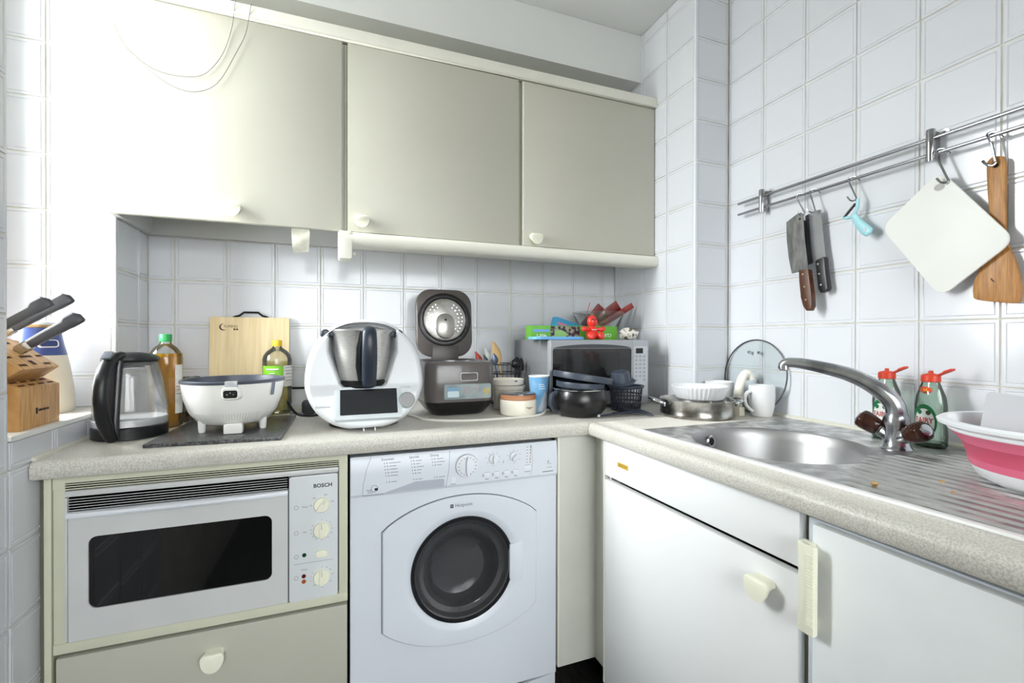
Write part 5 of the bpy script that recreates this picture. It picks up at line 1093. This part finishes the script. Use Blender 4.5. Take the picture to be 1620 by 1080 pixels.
B().tube([(0.7825, 1.2852, Z0+0.0062), (0.7900, 1.2805, Z0+0.0062)], [0.004, 0.005], 8).build('pivot', M('tong_tip', (206, 206, 206), 0.3), tg)
for i, (dx, dy) in enumerate(((0.040, -0.055), (0.050, -0.040), (0.056, -0.026), (0.060, -0.010))):
    B().tube(smooth([(0.948+0.006*i, 1.288+0.006*i, Z0+0.010), (0.965+dx*0.45+0.004*i, 1.288+dy*0.5+0.006*i, Z0+0.011), (0.958+dx+0.002*i, 1.288+dy+0.006*i, Z0+0.0042)], 3), [0.005]*4+[0.0042]*3, 8, side=(0, 0, 1), flat=0.7).xf(Matrix.Translation((-0.035, 0.004, 0))).build('tine', TM, tg)

# ------------------------------------------------------------------ steamer, dish, mug, bowl, glass lid
sm_ = thing('steamer_pan', 'worn stainless steel steamer pan with two loop handles', 'pan', (1.122, 1.213, Z0))
c9 = (1.122, 1.213, Z0); SS = two_tone('stained_steel', (120, 116, 110), (206, 205, 202), 14, 0.38, 0.6, rough=0.24, metal=1.0)
B().lathe([(0.112, 0.0), (0.1165, 0.003), (0.1185, 0.010), (0.1165, 0.014), (0.1165, 0.052), (0.1185, 0.054), (0.1190, 0.0565), (0.1170, 0.057), (0.1145, 0.053), (0.1145, 0.012), (0.0, 0.010)], 56, c9, cap=(True, False)).build('wall', SS, sm_, ang=50)
def loop(ang, mat=SS):
    D = Vector((math.cos(ang), math.sin(ang), 0)); S = Vector((-D.y, D.x, 0)); C = Vector(c9)
    pts = [C + D*0.1165 + S*0.034 + Vector((0, 0, 0.044)), C + D*0.132 + S*0.036 + Vector((0, 0, 0.050)), C + D*0.150 + S*0.024 + Vector((0, 0, 0.056)), C + D*0.156 + Vector((0, 0, 0.058)), C + D*0.150 - S*0.024 + Vector((0, 0, 0.056)), C + D*0.132 - S*0.036 + Vector((0, 0, 0.050)), C + D*0.1165 - S*0.034 + Vector((0, 0, 0.044))]
    B().tube(smooth(pts, 4), 0.0062, 10, side=(0, 0, 1), flat=0.75).build('handle', CHROME, sm_, ang=60)
    for s_ in (-1, 1): B().prism(rrect(-0.007, 0.007, -0.008, 0.008, 0.004), 0, 0.004, 'xy').xf(Matrix.Translation(C + D*0.1165 + S*0.034*s_ + Vector((0, 0, 0.042))) @ D.to_track_quat('Z', 'Y').to_matrix().to_4x4()).build('bracket', CHROME, sm_)
loop(math.radians(158)); loop(math.radians(-18))
dh = thing('fluted_dish', 'white fluted oval dish sitting on the steamer pan', 'dish', (1.128, 1.205, Z0+0.0575), math.radians(-42), world=False)
FWh = M('white_porcelain', (232, 233, 234), 0.22, coat=0.3)
rgs = []; nf = 240
for r_, z, fl_ in ((0.070, 0.0, 0.0), (0.0735, 0.003, 0.012), (0.0835, 0.026, 0.016), (0.0885, 0.036, 0.010), (0.0925, 0.041, 0.0), (0.0925, 0.0435, 0.0), (0.0895, 0.0435, 0.0), (0.080, 0.024, 0.0), (0.070, 0.008, 0.0)):
    rgs.append([(r_*(1+fl_*2.2*math.cos(40*2*PI*i/nf))*math.cos(2*PI*i/nf), 0.88*r_*(1+fl_*2.2*math.cos(40*2*PI*i/nf))*math.sin(2*PI*i/nf), z) for i in range(nf)])
B().loft(rgs).build('dish_wall', FWh, dh, ang=60)
cw = thing('bowl', 'plain white cup-shaped bowl behind the steamer pan', 'bowl', (1.280, 1.2725, Z0))
B().lathe([(0.0, 0.0), (0.034, 0.0), (0.038, 0.004), (0.044, 0.055), (0.0475, 0.104), (0.0455, 0.105), (0.040, 0.05), (0.0, 0.01)], 36, (1.280, 1.2725, Z0)).build('bowl_wall', FWh, cw)
sx_ = thing('ceramic_spoon', 'white rounded ceramic spoon standing behind the mug', 'spoon', (1.318, 1.215, Z0))
pth = smooth([(1.284, 1.198, Z0+0.003), (1.288, 1.196, Z0+0.060), (1.297, 1.193, Z0+0.108), (1.308, 1.190, Z0+0.132), (1.320, 1.186, Z0+0.138), (1.329, 1.183, Z0+0.128), (1.331, 1.182, Z0+0.116)], 5)
B().tube(pth, [0.017 - 0.0045*min(1, i/len(pth)*1.4) for i in range(len(pth))], 14, side=(0, 1, 0), flat=1.05).build('spoon_body', M('ivory_ceramic', (236, 232, 222), 0.3), sx_, ang=70)
mg = thing('mug', 'tall plain white mug by the sink edge, handle towards the steamer', 'mug', (1.312, 1.122, Z0))
c10 = (1.312, 1.122, Z0)
B().lathe([(0.0, 0.0), (0.028, 0.0), (0.0315, 0.003), (0.038, 0.035), (0.0405, 0.065), (0.0395, 0.1035), (0.037, 0.104), (0.036, 0.06), (0.028, 0.01), (0.0, 0.008)], 44, c10).build('mug_wall', FWh, mg)
hD = Vector((-0.95, 0.20, 0)).normalized()
B().tube(smooth([Vector(c10)+hD*0.036+Vector((0, 0, 0.084)), Vector(c10)+hD*0.054+Vector((0, 0, 0.080)), Vector(c10)+hD*0.062+Vector((0, 0, 0.062)), Vector(c10)+hD*0.058+Vector((0, 0, 0.042)), Vector(c10)+hD*0.044+Vector((0, 0, 0.026)), Vector(c10)+hD*0.033+Vector((0, 0, 0.018))], 4), 0.0052, 10, side=(hD.y, -hD.x, 0), flat=1.35).build('handle', FWh, mg, ang=60)
gl = thing('glass_pan_cover', 'round glass pan lid with steel rim leaning on the right wall', 'lid', (1.345, 1.194, Z0), world=False)
ml = Matrix.Rotation(0.10, 4, 'Y')
pm_ = ml @ Matrix.Translation((0.0, 0, 0.1285)) @ Matrix.Rotation(-PI/2, 4, 'Y')
B().lathe([(0.0, 0.012), (0.06, 0.009), (0.10, 0.004), (0.1265, 0.0)], 56).xf(pm_).build('glass', clear('lid_glass', (247, 251, 250), 0.12), gl)
B().lathe([(0.1255, -0.002), (0.1285, -0.003), (0.1290, 0.001), (0.1265, 0.0022), (0.1250, 0.001)], 56).xf(pm_).build('rim', M('lid_rim', (112, 114, 116), 0.25, metal=0.9), gl)
for y in (-0.020, 0.020): B().lathe([(0.0055, 0.004), (0.0058, 0.009), (0.0035, 0.0105), (0.003, 0.008), (0.0, 0.008)], 16).xf(ml @ Matrix.Translation((0, y, 0.1285+0.082)) @ Matrix.Rotation(-PI/2, 4, 'Y')).build('rivet', CHROME, gl)
bxs = thing('small_carton', 'small cream carton tucked under the steamer handle by the mug', 'carton', (1.262, 1.152, Z0))
B().box(1.244, 1.266, 1.148, 1.176, Z0, Z0+0.030).build('carton', M('cream_card', (222, 216, 196), 0.6), bxs, 0.001)

# ------------------------------------------------------------------ washing-up liquid
def fairy(loc, rz, label):
    t = thing('washing_up_bottle', label, 'bottle', loc, rz, 'washing-up liquid bottles', world=False)
    gm_ = clear('green_tinted_plastic', (222, 236, 226), 0.10, 0.06, haze=0.14, hcol=(190, 212, 198))
    prof = [(0.0, 0.0), (0.026, 0.0), (0.030, 0.004), (0.0305, 0.03), (0.0285, 0.06), (0.0295, 0.095), (0.027, 0.118), (0.020, 0.139), (0.0165, 0.150), (0.0155, 0.154)]
    rg = [[(r_*1.08*math.cos(2*PI*i/32), r_*0.78*math.sin(2*PI*i/32), z) for i in range(32)] for r_, z in prof]
    B().loft(rg, (False, False)).build('bottle_body', gm_, t, ang=60)
    rg = [[(r_*1.05*math.cos(2*PI*i/32), r_*0.76*math.sin(2*PI*i/32), z) for i in range(32)] for r_, z in ((0.025, 0.001), (0.029, 0.004), (0.0295, 0.011), (0.0, 0.012))]
    B().loft(rg, (True, False)).build('liquid', M('green_liquid', (16, 104, 56), 0.1, trans=0.3), t)
    RC = M('orange_red_cap', (206, 64, 40), 0.35)
    cp_ = B().lathe([(0.0165, 0.152), (0.0185, 0.153), (0.0180, 0.167), (0.015, 0.170), (0.007, 0.172), (0.0045, 0.173), (0.0045, 0.178), (0.0, 0.179)], 28).build('cap', RC, t)
    B().loft([[(x+dx, y*k, 0.166+0.005*i_+zz) for x, y, zz in ((0, -0.010, 0), (0, 0.010, 0), (0, 0.010, 0.005), (0, -0.010, 0.005))] for i_, (dx, k) in enumerate(((0.016, 0.5), (0.025, 0.6), (0.032, 1.2), (0.043, 0.9)))]).build('flip_lid', RC, cp_, 0.001)
    # labels on the face turned to the room
    def wrap(z0, ry=0.78, rx=1.08, r_=0.0300): 
        def f(u, v, e=0.0006):
            a = -PI/2 + u/0.030; rr_ = r_+e
            return (rr_*rx*math.cos(a), rr_*ry*math.sin(a), z0+v)
        return f
    def blob(cu, cv, ru, rv, mat, nm, e, z0=0.060, r_=0.0296):
        w_ = wrap(z0, r_=r_); b = B(); rgs_ = []
        for k in (1.0, 0.8, 0.6, 0.4, 0.2, 0.02): rgs_.append([w_(cu+ru*k*math.cos(2*PI*i/28), cv+rv*k*math.sin(2*PI*i/28), e) for i in range(28)])
        return b.loft(rgs_, (False, True)).build(nm, mat, t, ang=80)
    DG = M('label_dark_green', (24, 116, 66), 0.45); LW = M('label_white', (232, 234, 230), 0.45)
    blob(0, 0, 0.0235, 0.040, DG, 'label', 0.0004); blob(0, -0.003, 0.0190, 0.033, LW, 'label_panel', 0.0009)
    blob(-0.008, 0.021, 0.0045, 0.0055, DG, 'leaf_mark', 0.0013); blob(0.008, 0.021, 0.0045, 0.0055, M('drop_mark', (60, 80, 50), .5), 'drop_mark', 0.0013)
    w_ = wrap(0.062, r_=0.0296); text('FAIRY', 0.0175, M('fairy_red', (176, 48, 42), 0.5), t, None, None, None, fn=lambda u, v: w_(u, v, 0.0014), sx=0.74, bold=0.0004)
    blob(0, 0.0, 0.016, 0.0085, M('badge_orange', (222, 84, 44), 0.45), 'neck_badge', 0.0006, 0.133, 0.0225)
    w2 = wrap(0.133, r_=0.0225); text('H', 0.0105, M('badge_yellow', (246, 206, 60), 0.5), t, None, None, None, fn=lambda u, v: w2(u*1.2, v, 0.0012))
    return t
fairy((1.312, 0.752, CT+0.0035), math.radians(-90), 'washing-up bottle with red cap behind the tap spout')
fairy((1.310, 0.658, CT+0.0035), math.radians(-94), 'washing-up bottle with red cap between tap and pink bowl')

# ------------------------------------------------------------------ pink collapsible bowl
pb = thing('washing_up_bowl', 'pink and white collapsible washing-up bowl on the drainer', 'bowl', (1.125, 0.372, 0.9126))
c11 = (1.125, 0.372, 0.9126); PWh = M('bowl_white', (238, 240, 243), 0.3); PP = M('bowl_pink', (222, 108, 138), 0.4); PD = M('bowl_dark_pink', (204, 84, 112), 0.4)
B().lathe([(0.0, 0.0), (0.095, 0.0), (0.112, 0.010), (0.121, 0.028)], 56, c11).build('bottom', PWh, pb, ang=60)
B().lathe([(0.121, 0.028), (0.1245, 0.041)], 56, c11).build('lower_band', PP, pb)
B().lathe([(0.1245, 0.041), (0.1245, 0.044), (0.132, 0.066), (0.134, 0.068)], 56, c11).build('fold_band', PD, pb)
B().lathe([(0.134, 0.068), (0.1345, 0.070), (0.1490, 0.086)], 56, c11).build('upper_band', PP, pb)
B().lathe([(0.1490, 0.086), (0.1510, 0.0885), (0.1510, 0.093), (0.1545, 0.0935), (0.1640, 0.098), (0.1655, 0.103), (0.1600, 0.107), (0.1500, 0.106), (0.1450, 0.098), (0.1440, 0.086)], 56, c11).build('rim', PWh, pb)
B().lathe([(0.1440, 0.086), (0.132, 0.070)], 56, c11).build('inner_upper', M('inner_grey', (214, 216, 220), 0.4), pb)
B().lathe([(0.132, 0.070), (0.121, 0.042), (0.110, 0.016), (0.0, 0.006)], 56, c11).build('inner_lower', PD, pb)
gt = thing('cutting_mat', 'translucent grey plastic sheet standing in the pink bowl', 'sheet', (1.15, 0.36, 0.925))
B().prism(rrect(-0.10, 0.085, -0.060, 0.068, 0.008), -0.0015, 0.0015, 'xz').xf(Matrix.Translation((1.150, 0.392, 0.985)) @ Matrix.Rotation(math.radians(-62), 4, 'Z') @ Matrix.Rotation(0.16, 4, 'Y') @ Matrix.Rotation(-0.25, 4, 'X')).build('sheet', M('grey_sheet', (196, 198, 202), 0.35, trans=0.15), gt)
kn = thing('table_knife', 'steel table knife lying across the inside of the pink bowl', 'knife', (1.06, 0.44, 0.99))
B().tube([(1.010, 0.452, 1.0085), (1.050, 0.440, 0.996), (1.090, 0.428, 0.982)], [0.003, 0.0045, 0.005], 8, side=(0, 0, 1), flat=0.4).build('blade', CHROME, kn)
for lab, x, y, k in (('tan crumb near the front lip of the drainer', 0.861, 0.512, 1.0), ('tiny pale crumb beside the pink bowl', 0.985, 0.478, 0.7), ('pale crumb on the drainer ridges', 0.93, 0.436, 0.6)):
    tag(B().lathe([(0.0, 0.0), (0.005*k, 0.0005), (0.0055*k, 0.002), (0.003*k, 0.0035*k), (0.0, 0.004*k)], 7, (x, y, zt+0.0031), sx=1.3).build('crumb', M('crumb_tan', (186, 150, 96), 0.8)), lab, 'crumb', 'crumbs on the drainer')

# ================================================================== hanging rail on the right wall
rl = thing('utensil_rail', 'double chrome utensil rail screwed to the right wall', 'rail', (1.36, 0.75, 1.60))
RXc = 1.3455; rm = M('rail_chrome', (176, 177, 180), 0.16, metal=1.0)
for z in (1.6500, 1.6115): B().tube([(RXc, 1.251, z), (RXc, 0.9, z), (RXc, 0.5, z), (RXc, 0.12, z)], 0.0044, 12).build('bar', rm, rl)
for y in (1.1535, 0.6790, 0.20):
    br = B().lathe([(0.0, 1.5945), (0.0085, 1.5945), (0.0092, 1.597), (0.0092, 1.670), (0.0085, 1.6725), (0.0, 1.6725)], 20, (RXc, y, 0)).build('bracket', rm, rl)
    B().box(RXc+0.004, XR-0.0005, y-0.006, y+0.006, 1.600, 1.668).build('standoff', rm, rl)
    for s_, z in ((1, 1.647), (-1, 1.664)):
        e = B().lathe([(0.0095, 0.0), (0.0095, 0.0025), (0.0, 0.003)], 16, (0, 0, 0), 'x').xf(Matrix.Translation((XR-0.0005, y+s_*0.016, z)) @ Matrix.Rotation(PI, 4, 'Z')).build('screw_tab', M('tab_bright', (214, 215, 216), 0.25, metal=0.6), rl)
        B().lathe([(0.0038, 0.0), (0.003, 0.0018), (0.0, 0.002)], 10, (0, 0, 0), 'x').xf(Matrix.Translation((XR-0.0030, y+s_*0.016, z)) @ Matrix.Rotation(PI, 4, 'Z')).build('screw', M('screw_dark', (90, 90, 90), 0.3, metal=1), rl)
zr = 1.6115
def hook(y, dy, drop, label, xh=1.338, r_=0.0021):
    """S-hook over the lower bar at y; its lower crook ends dy further along and drop lower"""
    top_ = [(RXc+0.010, y-0.016, zr-0.008), (RXc+0.0075, y-0.010, zr+0.0035), (RXc, y-0.004, zr+0.0068), (RXc-0.0070, y+0.002, zr+0.003), (xh, y, zr-0.012)]
    bot = [(xh, y+dy*0.8, zr-drop+0.012), (xh-0.0005, y+dy, zr-drop+0.001), (xh-0.004, y+dy+0.004, zr-drop-0.0045), (xh-0.010, y+dy+0.010, zr-drop-0.002), (xh-0.014, y+dy+0.016, zr-drop+0.009)]
    return tag(B().tube(smooth(top_ + bot, 4), r_, 8).build('s_hook', rm), label, 'hook', 'hooks on the utensil rail')
hook(1.018, -0.024, 0.062, 'steel hook carrying the cleaver with the brown handle')
hook(0.975, -0.014, 0.062, 'steel hook carrying the knife with the black handle')
hook(0.862, -0.018, 0.060, 'steel hook carrying the turquoise peeler')
hook(0.662, -0.022, 0.076, 'steel hook carrying the white chopping board', r_=0.0026)
hook(0.5695, -0.008, 0.062, 'steel hook carrying the wooden spatula', xh=1.347, r_=0.0028)
# cleavers
bl1 = two_tone('cleaver_steel', (92, 92, 92), (124, 124, 122), 20, 0.35, 0.65, rough=0.38, metal=0.9, stretch=(1, 4, 1)); bl2 = M('knife_blade_steel', (158, 160, 164), 0.24, metal=0.95, var=(14, 0.12))
def plate_yz(poly, x0, x1): return B().prism(poly, x0, x1, 'yz')
cl = thing('cleaver', 'large dark steel cleaver with brown wooden handle hanging on the rail', 'cleaver', (1.335, 1.0, 1.25), 0, 'knives hanging on the rail')
x_ = 1.330
plate_yz([(1.0490, 1.5350), (1.0470, 1.48), (1.0400, 1.42), (1.0290, 1.3690), (0.9750, 1.3740), (0.9860, 1.46), (0.9930, 1.5460), (1.0000, 1.5530), (1.0120, 1.5520)], x_-0.0012, x_+0.0012).build('blade', bl1, cl, ang=20)
plate_yz([(1.0065, 1.5350), (1.0035, 1.5385), (1.0000, 1.5370), (0.9995, 1.5330), (1.0030, 1.5300), (1.0060, 1.5315)], x_-0.0016, x_+0.0016).build('hole', DARK, cl)
HW = wood('dark_handle_wood', (64, 36, 22), (98, 60, 40), (8, 30, 1.5), 6, 0.4)
hd1 = plate_yz([(1.0000, 1.3760), (0.9985, 1.34), (0.9930, 1.29), (0.9850, 1.262), (0.9750, 1.2485), (0.9640, 1.2480), (0.9575, 1.262), (0.9600, 1.30), (0.9700, 1.3740)], x_-0.010, x_+0.010).build('handle', HW, cl, 0.003)
for y, z in ((0.986, 1.361), (0.981, 1.322), (0.976, 1.282)): B().lathe([(0.0026, 0), (0.0024, 0.0012), (0, 0.0014)], 10, (0, 0, 0), 'x').xf(Matrix.Translation((x_-0.0098, y, z)) @ Matrix.Rotation(PI, 4, 'Z')).build('rivet', M('brass_rivet', (206, 180, 130), 0.3, metal=0.9), hd1)
c2_ = thing('cleaver', 'narrower bright cleaver with black riveted handle hanging behind the brown one', 'cleaver', (1.35, 0.96, 1.30), 0, 'knives hanging on the rail')
x2 = 1.350
plate_yz([(1.0000, 1.5450), (0.9960, 1.40), (0.9950, 1.390), (0.9360, 1.4060), (0.9440, 1.47), (0.9520, 1.5520), (0.9700, 1.5530)], x2-0.001, x2+0.001).build('blade', bl2, c2_, ang=20)
hd2 = plate_yz([(0.9630, 1.4000), (0.9570, 1.35), (0.9530, 1.313), (0.9450, 1.3000), (0.9270, 1.3060), (0.9250, 1.3140), (0.9310, 1.36), (0.9360, 1.4080)], x2-0.010, x2+0.010).build('handle', BLACK, c2_, 0.003)
for y, z in ((0.953, 1.388), (0.949, 1.358), (0.944, 1.325)): B().lathe([(0.0032, 0), (0.003, 0.0012), (0, 0.0014)], 10, (0, 0, 0), 'x').xf(Matrix.Translation((x2-0.0098, y, z)) @ Matrix.Rotation(PI, 4, 'Z')).build('rivet', CHROME, hd2)
plate_yz([(0.9990, 1.5300), (0.9985, 1.392), (1.0010, 1.3920), (1.0010, 1.5300)], x2-0.006, x2+0.004).build('back_edge', BLACK, c2_)
# peeler
pe = thing('peeler', 'turquoise Y-shaped peeler hanging on the rail', 'peeler', (1.345, 0.84, 1.45)); TQ = M('turquoise_plastic', (160, 210, 218), 0.35); xp = 1.3405
B().tube(smooth([(xp, 0.8425, 1.5520), (xp, 0.8430, 1.5330), (xp, 0.8490, 1.5140), (xp, 0.8580, 1.5060), (xp, 0.8700, 1.5050), (xp, 0.8790, 1.5110)], 4), 0.0045, 10, side=(1, 0, 0), flat=1.0).build('yoke', TQ, pe)
B().tube(smooth([(xp, 0.8540, 1.5120), (xp, 0.8460, 1.4950), (xp, 0.8370, 1.4800), (xp, 0.8250, 1.4650), (xp, 0.8140, 1.4530), (xp, 0.8090, 1.4480)], 4), [0.008, 0.0085, 0.009, 0.0095, 0.010, 0.0105, 0.011, 0.0115, 0.012, 0.0125, 0.013, 0.0132, 0.0135, 0.0138, 0.0138, 0.0135, 0.013, 0.012, 0.010, 0.007, 0.004], 12, side=(1, 0, 0), flat=0.45).build('handle', TQ, pe, ang=70)
B().lathe([(0.0052, 0.0), (0.0052, 0.0012), (0.0, 0.0012)], 16, (0, 0, 0), 'x').xf(Matrix.Translation((xp-0.0058, 0.8205, 1.4605)) @ Matrix.Rotation(PI, 4, 'Z')).build('eyelet', M('eyelet_grey', (180, 190, 198), 0.4), pe)
plate_yz([(0.8780, 1.5130), (0.8500, 1.5430), (0.8465, 1.5400), (0.8745, 1.5090)], xp-0.005, xp-0.003).build('blade', kst, pe)
plate_yz([(0.8770, 1.5100), (0.8470, 1.5405), (0.8450, 1.5385), (0.8750, 1.5080)], xp-0.006, xp+0.002).build('blade_guard', M('guard_dark', (50, 50, 54), 0.4), pe)
# white plastic board
wb = thing('plastic_board', 'white plastic chopping board hanging by one corner from the rail', 'chopping board', (1.34, 0.655, 1.41))
cor = [Vector((0.657, 1.566)), Vector((0.7835, 1.457)), Vector((0.655, 1.2625)), Vector((0.527, 1.374))]
def round_poly(P, r_, n_=6):
    out = []
    for i in range(len(P)):
        a, b, c = P[i-1], P[i], P[(i+1) % len(P)]; u = (a-b).normalized(); v = (c-b).normalized()
        for k in range(n_+1):
            t = k/n_; p = (b+u*r_)*(1-t)**2 + b*2*t*(1-t) + (b+v*r_)*t*t; out.append((p.x, p.y))
    return out
BWm = M('board_white', (228, 229, 224), 0.45, var=(8, 0.015))
plate_yz(round_poly(cor, 0.030), 1.3395, 1.3460).build('board', BWm, wb, 0.0015)
WBb = [o for o in wb.children][0]
plate_yz([(0.658+0.0105*math.cos(a), 1.5255+0.0085*math.sin(a)) for a in [2*PI*i/18 for i in range(18)]], 1.3388, 1.3398).build('hang_hole', M('hole_grey', (176, 176, 172), 0.6), WBb)
# wooden spatula
ws = thing('wooden_spatula', 'long wooden spatula hanging behind the white board', 'spatula', (1.355, 0.565, 1.25))
wsm = wood('cherry_wood', (150, 98, 44), (188, 136, 74), (4, 30, 2.2), 7, 0.42)
poly = smooth([(0.5800, 1.5560, 0), (0.5790, 1.52, 0), (0.5760, 1.46, 0), (0.5720, 1.40, 0), (0.5760, 1.36, 0), (0.5900, 1.325, 0), (0.6010, 1.290, 0), (0.6015, 1.265, 0), (0.5960, 1.2530, 0), (0.5600, 1.2440, 0), (0.5290, 1.2400, 0), (0.5230, 1.2500, 0), (0.5240, 1.290, 0), (0.5330, 1.335, 0), (0.5440, 1.37, 0), (0.5470, 1.41, 0), (0.5480, 1.47, 0), (0.5480, 1.52, 0), (0.5490, 1.5540, 0), (0.5560, 1.5640, 0), (0.5720, 1.5660, 0), (0.5800, 1.5560, 0)], 3)[:-1]
plate_yz([(p.x, p.y) for p in poly], 1.3530, 1.3610).build('paddle', wsm, ws, 0.002)
plate_yz([(0.5640+0.0050*math.cos(a), 1.5460+0.0050*math.sin(a)) for a in [2*PI*i/14 for i in range(14)]], 1.3524, 1.3531).build('hang_hole', DARK, ws)
plate_yz([(0.5715, 1.3000), (0.5690, 1.2970), (0.5640, 1.2895), (0.5660, 1.2890), (0.5705, 1.2940)], 1.3526, 1.3531).build('knot', M('dark_knot', (70, 42, 22), 0.6), ws)
xt = thing('hanging_utensil', 'dark-handled utensil hanging at the edge beyond the wooden spatula', 'utensil', (1.35, 0.49, 1.40))
hook(0.497, -0.006, 0.10, 'steel hook at the far end beyond the wooden spatula')
B().tube([(1.350, 0.4905, 1.508), (1.350, 0.500, 1.46), (1.350, 0.508, 1.44), (1.350, 0.510, 1.40)], [0.004, 0.006, 0.007, 0.003], 8).build('handle', BLACK, xt)
plate_yz([(0.487, 1.505), (0.494, 1.505), (0.498, 1.300), (0.486, 1.300)], 1.349, 1.351).build('blade', kst, xt)
